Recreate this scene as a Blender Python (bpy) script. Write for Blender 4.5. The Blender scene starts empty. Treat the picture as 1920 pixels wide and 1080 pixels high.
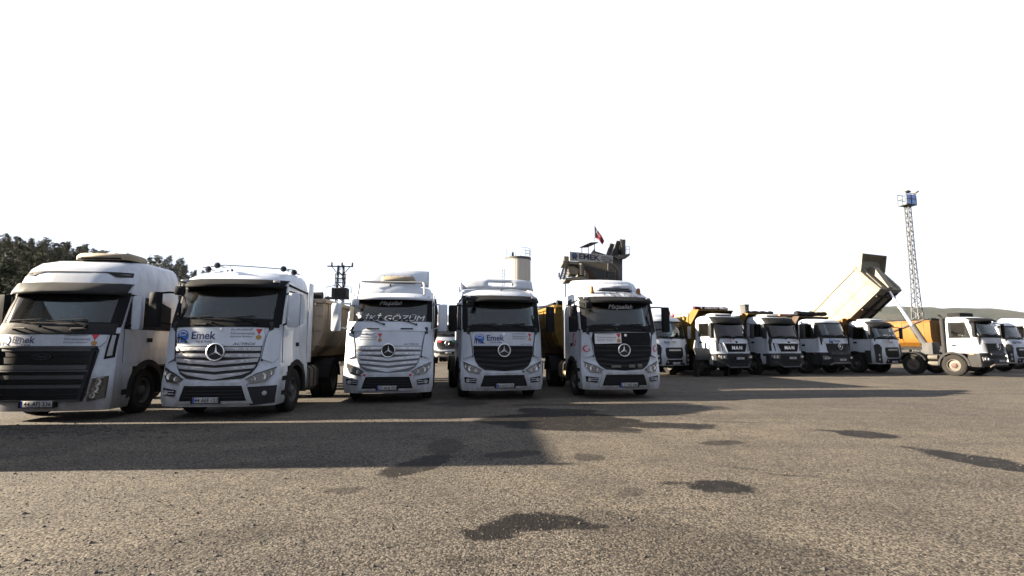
import bpy, bmesh, math, random
from mathutils import Vector, Matrix, noise as mnoise
R = math.radians
random.seed(7)
sc = bpy.context.scene
C = sc.collection

# ------------------------------------------------------------------ camera, sky, sun, exposure
cam = bpy.data.cameras.new('camera')
cam.sensor_width = 36.0
cam.lens = 36.0 * 950 / 1920
cam.clip_start = 0.1
cam.clip_end = 9000
camo = bpy.data.objects.new('camera', cam)
camo.location = (0, 0, 1.6)
camo.rotation_euler = (R(90 + 6.44), 0, R(0))
C.objects.link(camo)
sc.camera = camo

SUN_EL, SUN_AZ = 17.4, 3.0          # the light comes from the left and a little from the camera's side
world = bpy.data.worlds.new('World')
sc.world = world
world.use_nodes = True
wn = world.node_tree
bg = wn.nodes['Background']
sky = wn.nodes.new('ShaderNodeTexSky')
sky.sky_type = 'NISHITA'
sky.sun_disc = False
sky.sun_elevation = R(SUN_EL)
sky.sun_rotation = R(-90 - SUN_AZ)
sky.dust_density = 2.0
hazy = wn.nodes.new('ShaderNodeMix')
hazy.data_type = 'RGBA'
hazy.inputs[0].default_value = 0.975    # an even milky white veil over the blue
hazy.inputs[7].default_value = (0.975, 1.07, 1.30, 1)
wn.links.new(sky.outputs[0], hazy.inputs[6])
wn.links.new(hazy.outputs[2], bg.inputs[0])
bg.inputs[1].default_value = 0.0915

sd = bpy.data.lights.new('sun', 'SUN')
sd.energy = 4.6
sd.angle = R(0.55)
sd.color = (1.0, 0.86, 0.67)
so = bpy.data.objects.new('sun', sd)
az = R(SUN_AZ)
to_sun = Vector((-math.cos(az) * math.cos(R(SUN_EL)), -math.sin(az) * math.cos(R(SUN_EL)), math.sin(R(SUN_EL))))
so.rotation_euler = to_sun.to_track_quat('Z', 'Y').to_euler()
so.location = (-60, -10, 40)
C.objects.link(so)
sc.view_settings.view_transform = 'Standard'
sc.view_settings.look = 'None'
sc.view_settings.exposure = 3.5
sc.view_settings.gamma = 1.0
sc.render.engine = 'CYCLES'
sc.cycles.use_denoising = True
sc.cycles.max_bounces = 6
sc.cycles.transparent_max_bounces = 12
sc.cycles.caustics_reflective = False
sc.cycles.caustics_refractive = False

# ------------------------------------------------------------------ materials
MATS = {}
def newmat(name):
    m = bpy.data.materials.new(name)
    m.use_nodes = True
    MATS[name] = m
    nt = m.node_tree
    return m, nt, nt.nodes['Principled BSDF']
def N(nt, t, **kw):
    n = nt.nodes.new(t)
    for k, v in kw.items():
        setattr(n, k, v)
    return n
def ramp(nt, src, p0, p1, c0=(0, 0, 0, 1), c1=(1, 1, 1, 1)):
    r = N(nt, 'ShaderNodeValToRGB')
    r.color_ramp.elements[0].position = p0
    r.color_ramp.elements[1].position = p1
    r.color_ramp.elements[0].color = c0
    r.color_ramp.elements[1].color = c1
    nt.links.new(src, r.inputs[0])
    return r.outputs[0]
def mixc(nt, fac, a, b, mode='MIX'):
    m = N(nt, 'ShaderNodeMix', data_type='RGBA', blend_type=mode)
    for i, v in ((0, fac), (6, a), (7, b)):
        if hasattr(v, 'links') or hasattr(v, 'is_linked'):
            nt.links.new(v, m.inputs[i])
        elif i == 0:
            m.inputs[0].default_value = v
        else:
            m.inputs[i].default_value = (*v[:3], 1)
    return m.outputs[2]
def paint(name, col, rough=0.35, dirt=0.5, dirtcol=(0.095, 0.08, 0.063), metal=0.0, spec=0.3, scale=2.2, coat=0.0, bump=0.0, streak=True, splash=0.0):
    m, nt, b = newmat(name)
    tc = N(nt, 'ShaderNodeTexCoord')
    oi = N(nt, 'ShaderNodeObjectInfo')
    mul = N(nt, 'ShaderNodeMath', operation='MULTIPLY')
    nt.links.new(oi.outputs['Random'], mul.inputs[0])
    mul.inputs[1].default_value = 0.35
    n1 = N(nt, 'ShaderNodeTexNoise', noise_dimensions='4D')
    n1.inputs['Scale'].default_value = scale
    n1.inputs['Detail'].default_value = 7
    n1.inputs['Roughness'].default_value = 0.62
    nt.links.new(mul.outputs[0], n1.inputs['W'])
    if streak:
        mp = N(nt, 'ShaderNodeMapping')
        mp.inputs['Scale'].default_value = (1.6, 1.6, 0.55)
        nt.links.new(tc.outputs['Object'], mp.inputs[0])
        nt.links.new(mp.outputs[0], n1.inputs['Vector'])
    else:
        nt.links.new(tc.outputs['Object'], n1.inputs['Vector'])
    n2 = N(nt, 'ShaderNodeTexNoise')
    n2.inputs['Scale'].default_value = 26
    n2.inputs['Detail'].default_value = 5
    nt.links.new(tc.outputs['Object'], n2.inputs['Vector'])
    f1 = ramp(nt, n1.outputs[0], 0.42, 0.78, (0, 0, 0, 1), (dirt, dirt, dirt, 1))
    f2 = ramp(nt, n2.outputs[0], 0.55, 0.8, (0, 0, 0, 1), (dirt * 0.6,) * 3 + (1,))
    c = mixc(nt, f1, col, dirtcol)
    c = mixc(nt, f2, c, dirtcol)
    if splash:                                     # road mud thrown up on the lower panels
        sx = N(nt, 'ShaderNodeSeparateXYZ')
        nt.links.new(tc.outputs['Object'], sx.inputs[0])
        ad = N(nt, 'ShaderNodeMath', operation='MULTIPLY_ADD')
        nt.links.new(n1.outputs[0], ad.inputs[0])
        ad.inputs[1].default_value = -1.6
        nt.links.new(sx.outputs['Z'], ad.inputs[2])
        ms = N(nt, 'ShaderNodeMapRange')
        ms.inputs['From Min'].default_value = 0.35
        ms.inputs['From Max'].default_value = -0.55
        ms.inputs['To Max'].default_value = splash
        nt.links.new(ad.outputs[0], ms.inputs['Value'])
        c = mixc(nt, ms.outputs[0], c, (0.085, 0.07, 0.052))
    nt.links.new(c, b.inputs['Base Color'])
    rr = ramp(nt, n1.outputs[0], 0.3, 0.75, (rough,) * 3 + (1,), (min(1, rough + 0.35),) * 3 + (1,))
    nt.links.new(rr, b.inputs['Roughness'])
    b.inputs['Metallic'].default_value = metal
    b.inputs['Specular IOR Level'].default_value = spec
    b.inputs['Coat Weight'].default_value = coat
    if bump:
        bp = N(nt, 'ShaderNodeBump')
        bp.inputs['Strength'].default_value = bump
        bp.inputs['Distance'].default_value = 0.02
        nt.links.new(n1.outputs[0], bp.inputs['Height'])
        nt.links.new(bp.outputs[0], b.inputs['Normal'])
    return m
paint('white', (0.256, 0.277, 0.312), 0.32, 0.45, coat=0.2, splash=0.75)
paint('white_clean', (0.297, 0.323, 0.362), 0.3, 0.26, coat=0.25, splash=0.65)
paint('white_grimy', (0.21, 0.213, 0.215), 0.4, 0.45)
paint('silver', (0.22, 0.225, 0.235), 0.38, 0.3, metal=0.35)
paint('black_plastic', (0.0065, 0.0068, 0.0075), 0.62, 0.25, dirtcol=(0.017, 0.0145, 0.012), spec=0.06)
paint('grille_black', (0.0045, 0.0047, 0.005), 0.4, 0.2, dirtcol=(0.012, 0.0105, 0.009), spec=0.12)
paint('grille_bar', (0.03, 0.0305, 0.031), 0.4, 0.3, dirtcol=(0.02, 0.018, 0.015), spec=0.25)
paint('grey_plastic', (0.012, 0.0125, 0.0138), 0.55, 0.4, dirtcol=(0.03, 0.026, 0.021), spec=0.08)
paint('dusty_black', (0.008, 0.0078, 0.0075), 0.7, 0.6, dirtcol=(0.024, 0.02, 0.016), spec=0.12)
paint('tyre', (0.0075, 0.0073, 0.007), 0.85, 0.7, dirtcol=(0.021, 0.018, 0.0145), scale=4, streak=False, spec=0.12)
paint('rim', (0.05, 0.048, 0.046), 0.55, 0.6, metal=0.2, dirtcol=(0.028, 0.024, 0.019))
paint('rim_pale', (0.075, 0.066, 0.056), 0.55, 0.6, dirtcol=(0.04, 0.032, 0.025))
paint('hub_red', (0.05, 0.028, 0.024), 0.6, 0.4, dirtcol=(0.03, 0.022, 0.017))
paint('chassis', (0.008, 0.0075, 0.007), 0.7, 0.6, dirtcol=(0.02, 0.016, 0.013), spec=0.12)
paint('tank', (0.05, 0.045, 0.038), 0.6, 0.6, dirtcol=(0.03, 0.024, 0.018), metal=0.2)
paint('chrome', (0.5, 0.5, 0.5), 0.2, 0.15, metal=0.9)
paint('cream_body', (0.118, 0.105, 0.078), 0.55, 0.35, dirtcol=(0.075, 0.055, 0.03), bump=0.15)
paint('cream_trailer', (0.20, 0.165, 0.125), 0.6, 0.55, dirtcol=(0.16, 0.105, 0.065), bump=0.15)
paint('pale_rib', (0.13, 0.118, 0.09), 0.55, 0.5, dirtcol=(0.07, 0.052, 0.035))
paint('orange', (0.098, 0.041, 0.0025), 0.5, 0.3, dirtcol=(0.045, 0.018, 0.006), spec=0.2, bump=0.1)
paint('yellow', (0.085, 0.049, 0.0045), 0.5, 0.4, dirtcol=(0.055, 0.03, 0.01), spec=0.2, bump=0.1)
paint('brown_steel', (0.032, 0.02, 0.0125), 0.7, 0.6, dirtcol=(0.018, 0.0125, 0.009), bump=0.2)
paint('tarp_red', (0.04, 0.0055, 0.006), 0.65, 0.4, dirtcol=(0.025, 0.01, 0.009), bump=0.4, spec=0.15)
paint('tarp_black', (0.006, 0.0062, 0.0065), 0.7, 0.5, dirtcol=(0.018, 0.016, 0.013), bump=0.6, spec=0.12)
paint('tarp_grey', (0.03, 0.029, 0.0275), 0.75, 0.5, dirtcol=(0.02, 0.018, 0.015), bump=0.5, spec=0.12)
paint('ac_beige', (0.14, 0.118, 0.08), 0.6, 0.5, dirtcol=(0.07, 0.052, 0.034))
paint('beacon', (0.16, 0.065, 0.008), 0.35, 0.2)
paint('seat_cloth', (0.022, 0.021, 0.022), 0.9, 0.2, dirtcol=(0.02, 0.018, 0.016))
paint('dash', (0.013, 0.013, 0.0135), 0.7, 0.3, dirtcol=(0.02, 0.018, 0.016))
paint('liner', (0.05, 0.05, 0.052), 0.8, 0.2, dirtcol=(0.02, 0.018, 0.016))
paint('curtain', (0.10, 0.10, 0.095), 0.9, 0.3)
paint('paper', (0.30, 0.30, 0.29), 0.8, 0.2)
paint('navy', (0.008, 0.012, 0.06), 0.5, 0.1)
paint('sign_ink', (0.006, 0.008, 0.02), 0.6, 0.1)
paint('sign_blue', (0.02, 0.045, 0.085), 0.6, 0.1)
paint('decal_blue', (0.015, 0.07, 0.24), 0.5, 0.1)
paint('decal_black', (0.01, 0.01, 0.011), 0.5, 0.1, spec=0.18)
paint('decal_grey', (0.07, 0.07, 0.076), 0.5, 0.1)
paint('decal_red', (0.28, 0.015, 0.02), 0.5, 0.1)
paint('decal_gold', (0.22, 0.11, 0.03), 0.5, 0.1)
paint('decal_white', (0.38, 0.38, 0.385), 0.5, 0.1)
paint('plate_white', (0.2, 0.2, 0.195), 0.5, 0.35)
paint('plate_blue', (0.02, 0.04, 0.22), 0.5, 0.2)
paint('steel_grey', (0.03, 0.0305, 0.0315), 0.6, 0.5, dirtcol=(0.02, 0.017, 0.014), spec=0.2)
paint('plant_grey', (0.024, 0.0243, 0.025), 0.65, 0.5, dirtcol=(0.016, 0.014, 0.012), spec=0.2)
paint('plant_dust', (0.055, 0.052, 0.046), 0.75, 0.5, dirtcol=(0.034, 0.028, 0.021), spec=0.2)
paint('sign_board', (0.24, 0.235, 0.225), 0.7, 0.25)
paint('silo_cream', (0.34, 0.325, 0.285), 0.5, 0.1, scale=0.3)
paint('silo_rim', (0.02, 0.022, 0.024), 0.6, 0.3)
paint('galv', (0.032, 0.035, 0.039), 0.5, 0.3, metal=0.2, dirtcol=(0.03, 0.028, 0.025))
paint('sky_blue', (0.16, 0.26, 0.52), 0.2, 0.05)  # blue of the sky behind the tower cage, put into a paint
paint('rust', (0.03, 0.013, 0.008), 0.85, 0.6, dirtcol=(0.012, 0.007, 0.005))
paint('concrete', (0.045, 0.044, 0.042), 0.9, 0.4, dirtcol=(0.03, 0.027, 0.025), scale=0.6)
paint('flag_red', (0.09, 0.006, 0.012), 0.8, 0.2, dirtcol=(0.04, 0.004, 0.008))
paint('bark', (0.035, 0.024, 0.017), 0.95, 0.4)
paint('lamp_ring', (0.22, 0.22, 0.23), 0.25, 0.2, metal=0.6)
paint('amber', (0.14, 0.042, 0.004), 0.35, 0.2)
paint('red_lens', (0.25, 0.01, 0.015), 0.3, 0.1)

def glassmat(name, tint, glossy=0.09, gcol=(1, 1, 1), dirt=0.12):
    m, nt, b = newmat(name)
    nt.nodes.remove(b)
    out = nt.nodes['Material Output']
    tr = N(nt, 'ShaderNodeBsdfTransparent')
    tr.inputs[0].default_value = (*tint, 1)
    gl = N(nt, 'ShaderNodeBsdfGlossy')
    gl.inputs[0].default_value = (*gcol, 1)
    gl.inputs['Roughness'].default_value = 0.04
    fr = N(nt, 'ShaderNodeFresnel')
    fr.inputs[0].default_value = 1.38
    mx = N(nt, 'ShaderNodeMixShader')
    nt.links.new(fr.outputs[0], mx.inputs[0])
    nt.links.new(tr.outputs[0], mx.inputs[1])
    nt.links.new(gl.outputs[0], mx.inputs[2])
    df = N(nt, 'ShaderNodeBsdfDiffuse')
    df.inputs[0].default_value = (0.16, 0.145, 0.125, 1)
    tc = N(nt, 'ShaderNodeTexCoord')
    no = N(nt, 'ShaderNodeTexNoise')
    no.inputs['Scale'].default_value = 3
    no.inputs['Detail'].default_value = 6
    nt.links.new(tc.outputs['Object'], no.inputs[0])
    f = ramp(nt, no.outputs[0], 0.35, 0.8, (dirt * 0.3,) * 3 + (1,), (dirt,) * 3 + (1,))
    m2 = N(nt, 'ShaderNodeMixShader')
    nt.links.new(f, m2.inputs[0])
    nt.links.new(mx.outputs[0], m2.inputs[1])
    nt.links.new(df.outputs[0], m2.inputs[2])
    nt.links.new(m2.outputs[0], out.inputs[0])
    return m
glassmat('glass', (0.48, 0.57, 0.59), dirt=0.07)
glassmat('glass_dark', (0.13, 0.155, 0.17), dirt=0.03)
glassmat('lens', (0.75, 0.75, 0.74), dirt=0.3)

def meshgrille(name, col, hole):
    m, nt, b = newmat(name)
    tc = N(nt, 'ShaderNodeTexCoord')
    vo = N(nt, 'ShaderNodeTexVoronoi')
    vo.inputs['Scale'].default_value = 55
    vo.inputs['Randomness'].default_value = 0.0
    nt.links.new(tc.outputs['Object'], vo.inputs[0])
    f = ramp(nt, vo.outputs['Distance'], 0.36, 0.46)
    nt.links.new(mixc(nt, f, hole, col), b.inputs['Base Color'])
    b.inputs['Roughness'].default_value = 0.45
    b.inputs['Metallic'].default_value = 0.2
    return m
meshgrille('mesh_silver', (0.30, 0.30, 0.31), (0.06, 0.06, 0.065))
meshgrille('mesh_white', (0.42, 0.42, 0.42), (0.14, 0.14, 0.14))

# ------------------------------------------------------------------ mesh helpers
class G:
    """collects shapes in one bmesh and links them as ONE object"""
    def __init__(s):
        s.bm = bmesh.new()
    def poly(s, verts, faces):
        vs = [s.bm.verts.new(v) for v in verts]
        for f in faces:
            try:
                s.bm.faces.new([vs[i] for i in f])
            except ValueError:
                pass
        return vs
    def box(s, x0, x1, y0, y1, z0, z1, M=None, bev=0.0):
        v = [Vector(p) for p in ((x0, y0, z0), (x1, y0, z0), (x1, y1, z0), (x0, y1, z0), (x0, y0, z1), (x1, y0, z1), (x1, y1, z1), (x0, y1, z1))]
        if M is not None:
            v = [M @ p for p in v]
        vs = s.poly(v, [(3, 2, 1, 0), (4, 5, 6, 7), (0, 1, 5, 4), (1, 2, 6, 5), (2, 3, 7, 6), (3, 0, 4, 7)])
        if bev:
            es = set()
            for a in vs:
                es.update(a.link_edges)
            bmesh.ops.bevel(s.bm, geom=list(es), offset=bev, segments=2, affect='EDGES', profile=0.5)
        return s
    def bar(s, a, b, w, h=None, up=(0, 0, 1), bev=0):
        a, b = Vector(a), Vector(b)
        d = b - a
        L = d.length
        h = h or w
        y = d.normalized()
        u = Vector(up)
        if abs(y.dot(u)) > 0.98:
            u = Vector((1, 0, 0))
        x = y.cross(u).normalized()
        z = x.cross(y)
        M = Matrix(((x.x, y.x, z.x, a.x), (x.y, y.y, z.y, a.y), (x.z, y.z, z.z, a.z), (0, 0, 0, 1)))
        return s.box(-w / 2, w / 2, 0, L, -h / 2, h / 2, M, bev)
    def tube(s, pts, r, n=8, r2=None, caps=True):
        pts = [Vector(p) for p in pts]
        rings = []
        for i, p in enumerate(pts):
            d = (pts[min(i + 1, len(pts) - 1)] - pts[max(i - 1, 0)]).normalized()
            u = Vector((0, 0, 1)) if abs(d.z) < 0.9 else Vector((1, 0, 0))
            x = d.cross(u).normalized()
            y = d.cross(x)
            rr = r if r2 is None else r + (r2 - r) * i / (len(pts) - 1)
            if isinstance(r, (list, tuple)):
                rr = r[i]
            rings.append([s.bm.verts.new(p + x * math.cos(t) * rr + y * math.sin(t) * rr) for t in (2 * math.pi * k / n for k in range(n))])
        for a, b in zip(rings, rings[1:]):
            for k in range(n):
                s.bm.faces.new((a[k], a[(k + 1) % n], b[(k + 1) % n], b[k]))
        if caps:
            s.bm.faces.new(rings[0][::-1])
            s.bm.faces.new(rings[-1])
        return s
    def lathe(s, prof, n=24, M=None, arc=None):
        """profile of (radius, height) turned about local Z"""
        M = M or Matrix()
        rings = []
        for r, h in prof:
            rings.append([s.bm.verts.new(M @ Vector((r * math.cos(2 * math.pi * k / n), r * math.sin(2 * math.pi * k / n), h))) for k in range(n)])
        for a, b in zip(rings, rings[1:]):
            for k in range(n):
                s.bm.faces.new((a[k], a[(k + 1) % n], b[(k + 1) % n], b[k]))
        return s
    def loft(s, loops, closed=True, cap0=True, cap1=True):
        rs = [[s.bm.verts.new(p) for p in L] for L in loops]
        n = len(rs[0])
        for a, b in zip(rs, rs[1:]):
            for k in range(n if closed else n - 1):
                try:
                    s.bm.faces.new((a[k], a[(k + 1) % n], b[(k + 1) % n], b[k]))
                except ValueError:
                    pass
        if cap0:
            s.bm.faces.new(rs[0][::-1])
        if cap1:
            s.bm.faces.new(rs[-1])
        return s
    def prism(s, pts, f0, f1, bev=0):
        """polygon points through two mappings -> solid"""
        a = [s.bm.verts.new(f0(*p)) for p in pts]
        b = [s.bm.verts.new(f1(*p)) for p in pts]
        n = len(pts)
        fs = [s.bm.faces.new(a), s.bm.faces.new(b[::-1])]
        for k in range(n):
            fs.append(s.bm.faces.new((a[k], b[k], b[(k + 1) % n], a[(k + 1) % n])))
        if bev:
            es = set()
            for f in fs:
                es.update(f.edges)
            bmesh.ops.bevel(s.bm, geom=list(es), offset=bev, segments=2, affect='EDGES', profile=0.5)
        return s
    def patch(s, outline, mapf, off=0.01, thick=0.02, step=0.16, hole=None):
        """a panel with the given 2-D outline laid on a curved surface mapf(a, b, offset)"""
        bm = bmesh.new()
        bm.faces.new([bm.verts.new((a, b, 0)) for a, b in outline])
        A = [p[0] for p in outline]
        B = [p[1] for p in outline]
        cuts = []
        def rng(lo, hi, ax):
            k = math.floor(lo / step) + 1
            while k * step < hi - 1e-4:
                if k * step > lo + 1e-4:
                    cuts.append((ax, k * step))
                k += 1
        rng(min(A), max(A), 0)
        rng(min(B), max(B), 1)
        if hole:
            cuts += [(0, hole[0]), (0, hole[1]), (1, hole[2]), (1, hole[3])]
        for ax, v in cuts:
            co = (v, 0, 0) if ax == 0 else (0, v, 0)
            no = (1, 0, 0) if ax == 0 else (0, 1, 0)
            bmesh.ops.bisect_plane(bm, geom=bm.verts[:] + bm.edges[:] + bm.faces[:], plane_co=co, plane_no=no, dist=1e-5)
        if hole:
            dl = [f for f in bm.faces if hole[0] < f.calc_center_median().x < hole[1] and hole[2] < f.calc_center_median().y < hole[3]]
            bmesh.ops.delete(bm, geom=dl, context='FACES')
        if thick:
            ex = bmesh.ops.extrude_face_region(bm, geom=bm.faces[:])
            front = {v for v in ex['geom'] if isinstance(v, bmesh.types.BMVert)}
        else:
            front = set(bm.verts)
        ids = {}
        for v in bm.verts:
            ids[v] = s.bm.verts.new(mapf(v.co.x, v.co.y, off if v in front else off - thick))
        for f in bm.faces:
            try:
                s.bm.faces.new([ids[v] for v in f.verts])
            except ValueError:
                pass
        bm.free()
        return s
    def text(s, string, size, mapf, a, b, off=0.012, align='c', sx=1.0, shear=0.0, bold=0.0):
        vs, fs, w = text_data(string, shear, bold)
        k = size
        sh = {'c': -w / 2, 'l': 0.0, 'r': -w}[align]
        nv = [s.bm.verts.new(mapf(a + (x + sh) * k * sx, b + (y - 0.35) * k, off)) for x, y in vs]
        for f in fs:
            try:
                s.bm.faces.new([nv[i] for i in f])
            except ValueError:
                pass
        return s
    def build(s, name, mat, parent=None, sharp=38, mats=None, smooth=True):
        bmesh.ops.recalc_face_normals(s.bm, faces=s.bm.faces[:])
        me = bpy.data.meshes.new(name)
        s.bm.to_mesh(me)
        s.bm.free()
        me.materials.append(MATS[mat])
        for m in mats or ():
            me.materials.append(MATS[m])
        if smooth and len(me.polygons):
            me.polygons.foreach_set('use_smooth', [True] * len(me.polygons))
            me.set_sharp_from_angle(angle=R(sharp))
        o = bpy.data.objects.new(name, me)
        C.objects.link(o)
        o.parent = parent
        return o

_TXT = {}
def text_data(string, shear=0.0, bold=0.0):
    key = (string, shear, bold)
    if key not in _TXT:
        cu = bpy.data.curves.new('t', 'FONT')
        cu.body = string
        cu.shear = shear
        cu.offset = bold
        cu.resolution_u = 3
        ob = bpy.data.objects.new('t', cu)
        C.objects.link(ob)
        dg = bpy.context.evaluated_depsgraph_get()
        me = bpy.data.meshes.new_from_object(ob.evaluated_get(dg))
        vs = [(v.co.x, v.co.y) for v in me.vertices]
        fs = [tuple(p.vertices) for p in me.polygons]
        w = max([v[0] for v in vs] or [0])
        bpy.data.objects.remove(ob)
        bpy.data.curves.remove(cu)
        bpy.data.meshes.remove(me)
        _TXT[key] = (vs, fs, w)
    return _TXT[key]

def thing(name, label, cat, loc=(0, 0, 0), rz=0.0, group=None):
    o = bpy.data.objects.new(name, None)
    C.objects.link(o)
    o.location = loc
    o.rotation_euler = (0, 0, rz)
    o.empty_display_size = 0.2
    o['label'] = label
    o['category'] = cat
    if group:
        o['group'] = group
    return o
def tag(o, label, cat, group=None, kind=None):
    o['label'] = label
    o['category'] = cat
    if group:
        o['group'] = group
    if kind:
        o['kind'] = kind
    return o
def empty(name, parent):
    o = bpy.data.objects.new(name, None)
    C.objects.link(o)
    o.parent = parent
    o.empty_display_size = 0.1
    return o
def lerp_tab(tab, z):
    if z <= tab[0][0]:
        return tab[0][1:]
    for p, q in zip(tab, tab[1:]):
        if z <= q[0]:
            t = (z - p[0]) / (q[0] - p[0])
            return tuple(a + (b - a) * t for a, b in zip(p[1:], q[1:]))
    return tab[-1][1:]
def circ(cx, cz, r, n=20, rz=None):
    rz = rz or r
    return [(cx + r * math.cos(2 * math.pi * k / n), cz + rz * math.sin(2 * math.pi * k / n)) for k in range(n)]
def mir(pts):
    return [(-x, z) for x, z in pts][::-1]
def flat(y):
    return lambda a, b, off=0.0: Vector((a, y - off, b))
# ------------------------------------------------------------------ ground
def ground_material():
    m, nt, b = newmat('gravel_asphalt')
    tc = N(nt, 'ShaderNodeTexCoord')
    P = tc.outputs['Object']
    def noise(scale, detail=6, rough=0.6, vec=P):
        n = N(nt, 'ShaderNodeTexNoise')
        n.inputs['Scale'].default_value = scale
        n.inputs['Detail'].default_value = detail
        n.inputs['Roughness'].default_value = rough
        nt.links.new(vec, n.inputs['Vector'])
        return n
    big = noise(0.11, 5)
    mid = noise(0.9, 7, 0.65)
    fine = noise(34, 4, 0.7)
    vo = N(nt, 'ShaderNodeTexVoronoi')
    vo.inputs['Scale'].default_value = 52
    nt.links.new(P, vo.inputs['Vector'])
    vo2 = N(nt, 'ShaderNodeTexVoronoi')
    vo2.inputs['Scale'].default_value = 120
    nt.links.new(P, vo2.inputs['Vector'])
    c = mixc(nt, ramp(nt, big.outputs[0], 0.35, 0.65), (0.056, 0.0507, 0.0443), (0.084, 0.0723, 0.0568))
    c = mixc(nt, ramp(nt, mid.outputs[0], 0.40, 0.72), c, (0.041, 0.0375, 0.0335))
    lane = N(nt, 'ShaderNodeMapping')
    lane.inputs['Rotation'].default_value = (0, 0, R(-14))
    lane.inputs['Scale'].default_value = (0.05, 1.15, 1)
    nt.links.new(P, lane.inputs[0])
    ln_ = noise(1.0, 5, 0.6, lane.outputs[0])
    c = mixc(nt, ramp(nt, ln_.outputs[0], 0.5, 0.68, (0, 0, 0, 1), (.55, .55, .55, 1)), c, mixc(nt, 1.0, c, (0.66, 0.66, 0.68), 'MULTIPLY'))
    sep = N(nt, 'ShaderNodeSeparateColor')
    nt.links.new(vo.outputs['Color'], sep.inputs[0])
    stone = ramp(nt, sep.outputs[0], 0.0, 1.0, (0.3, 0.3, 0.31, 1), (1.75, 1.72, 1.66, 1))
    c = mixc(nt, 1.0, c, stone, 'MULTIPLY')
    gap = ramp(nt, vo.outputs['Distance'], 0.35, 0.75, (1, 1, 1, 1), (0.45, 0.44, 0.43, 1))
    c = mixc(nt, 0.8, c, gap, 'MULTIPLY')
    # oil and damp patches: each an ellipse whose edge is torn by noise
    warp = noise(1.7, 10, 0.78)
    sub = N(nt, 'ShaderNodeVectorMath', operation='SUBTRACT')
    nt.links.new(warp.outputs['Color'], sub.inputs[0])
    sub.inputs[1].default_value = (0.5, 0.5, 0.5)
    sc2 = N(nt, 'ShaderNodeVectorMath', operation='SCALE')
    nt.links.new(sub.outputs[0], sc2.inputs[0])
    sc2.inputs['Scale'].default_value = 0.7
    wp = N(nt, 'ShaderNodeVectorMath', operation='ADD')
    nt.links.new(P, wp.inputs[0])
    nt.links.new(sc2.outputs[0], wp.inputs[1])
    stains = [  # x, y, rx, ry, turn, strength
        (0.35, 11.2, 1.0, 0.8, 8, 1.0), (0.95, 10.75, 1.0, .5, 4, 1.0), (-.05, 10.95, .5, .4, 0, 1.0), (1.25, 10.25, .95, .42, 3, 1.0), (.55, 10.35, .6, .3, 10, 1.0), (1.9, 10.0, .55, .2, -15, .9), (3.3, 10.2, .6, .16, -8, .9), (1.2, 11.6, 1.0, 0.9, 0, 1.0), (1.9, 10.9, .8, .6, 0, 1.0), (2.9, 10.45, 1.1, 0.34, -4, 1.0), (1.15, 12.6, .9, .4, 5, .9), (.6, 12.9, .4, .25, 0, .9),
        (1.7, 9.9, .7, .25, -20, .7),
        (-1.25, 7.05, 0.26, 0.62, -25, .95), (-1.05, 8.3, 0.28, 0.6, 5, .6), (0.02, 7.72, 0.42, 0.22, 18, .75), (1.1, 7.5, 0.2, 0.2, 0, .6),
        (3.48, 8.6, 0.36, 0.2, 10, .75), (2.36, 5.98, 0.32, 0.24, 0, 1.0), (1.92, 6.12, 0.22, 0.07, 10, .8), (1.3, 5.75, .2, .12, 40, .45),
        (6.40, 9.40, 0.44, 0.38, -14, 1.0), (5.95, 9.8, 0.22, 0.12, -20, .8), (6.5, 7.35, 0.34, 0.68, 16, 1.0), (6.3, 8.0, .14, .34, 20, .8),
        (-0.12, 4.62, 0.34, 0.16, 22, 1.0), (0.22, 4.82, 0.42, 0.19, 5, 1.0), (0.6, 4.75, 0.2, 0.13, -10, .95),
        (-1.85, 5.85, 0.22, 0.11, 15, .6), (3.4, 6.55, 0.3, 0.05, -18, .7), (3.0, 6.85, .14, .05, -40, .5), (-0.3, 4.0, .25, .08, 10, .35),
        (1.2, 4.3, .5, .9, 30, .28), (-2.6, 4.2, .8, .3, 40, .25), (-3.2, 7.0, 1.2, .25, 12, .25), (4.6, 10.9, .6, .1, -8, .5), (2.0, 4.0, .4, .6, 40, .3),
        (-1.5, 14.2, 0.8, 0.5, 0, .6), (1.2, 14.0, 1.2, .3, 4, .5)]
    acc = None
    for x, y, rx, ry, tu, st in stains:
        mp = N(nt, 'ShaderNodeMapping', vector_type='TEXTURE')
        mp.inputs['Location'].default_value = (x, y, 0)
        mp.inputs['Rotation'].default_value = (0, 0, R(tu))
        mp.inputs['Scale'].default_value = (rx * 1.12, ry * 1.12, 1)
        nt.links.new(wp.outputs[0], mp.inputs[0])
        ln = N(nt, 'ShaderNodeVectorMath', operation='LENGTH')
        nt.links.new(mp.outputs[0], ln.inputs[0])
        mr = N(nt, 'ShaderNodeMapRange', interpolation_type='SMOOTHSTEP')
        mr.inputs['From Min'].default_value = 1.08
        mr.inputs['From Max'].default_value = 0.88
        mr.inputs['To Max'].default_value = st
        nt.links.new(ln.outputs['Value'], mr.inputs['Value'])
        if acc is None:
            acc = mr.outputs[0]
        else:
            mx = N(nt, 'ShaderNodeMath', operation='MAXIMUM')
            nt.links.new(acc, mx.inputs[0])
            nt.links.new(mr.outputs[0], mx.inputs[1])
            acc = mx.outputs[0]
    tear = noise(3.2, 8, 0.75)
    tr_ = N(nt, 'ShaderNodeMath', operation='MULTIPLY')
    nt.links.new(acc, tr_.inputs[0])
    nt.links.new(ramp(nt, tear.outputs[0], 0.34, 0.46, (.7, .7, .7, 1)), tr_.inputs[1])
    acc = tr_.outputs[0]
    brk = N(nt, 'ShaderNodeMath', operation='MULTIPLY')
    nt.links.new(acc, brk.inputs[0])
    nt.links.new(ramp(nt, fine.outputs[0], 0.25, 0.5, (.8, .8, .8, 1)), brk.inputs[1])
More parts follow.
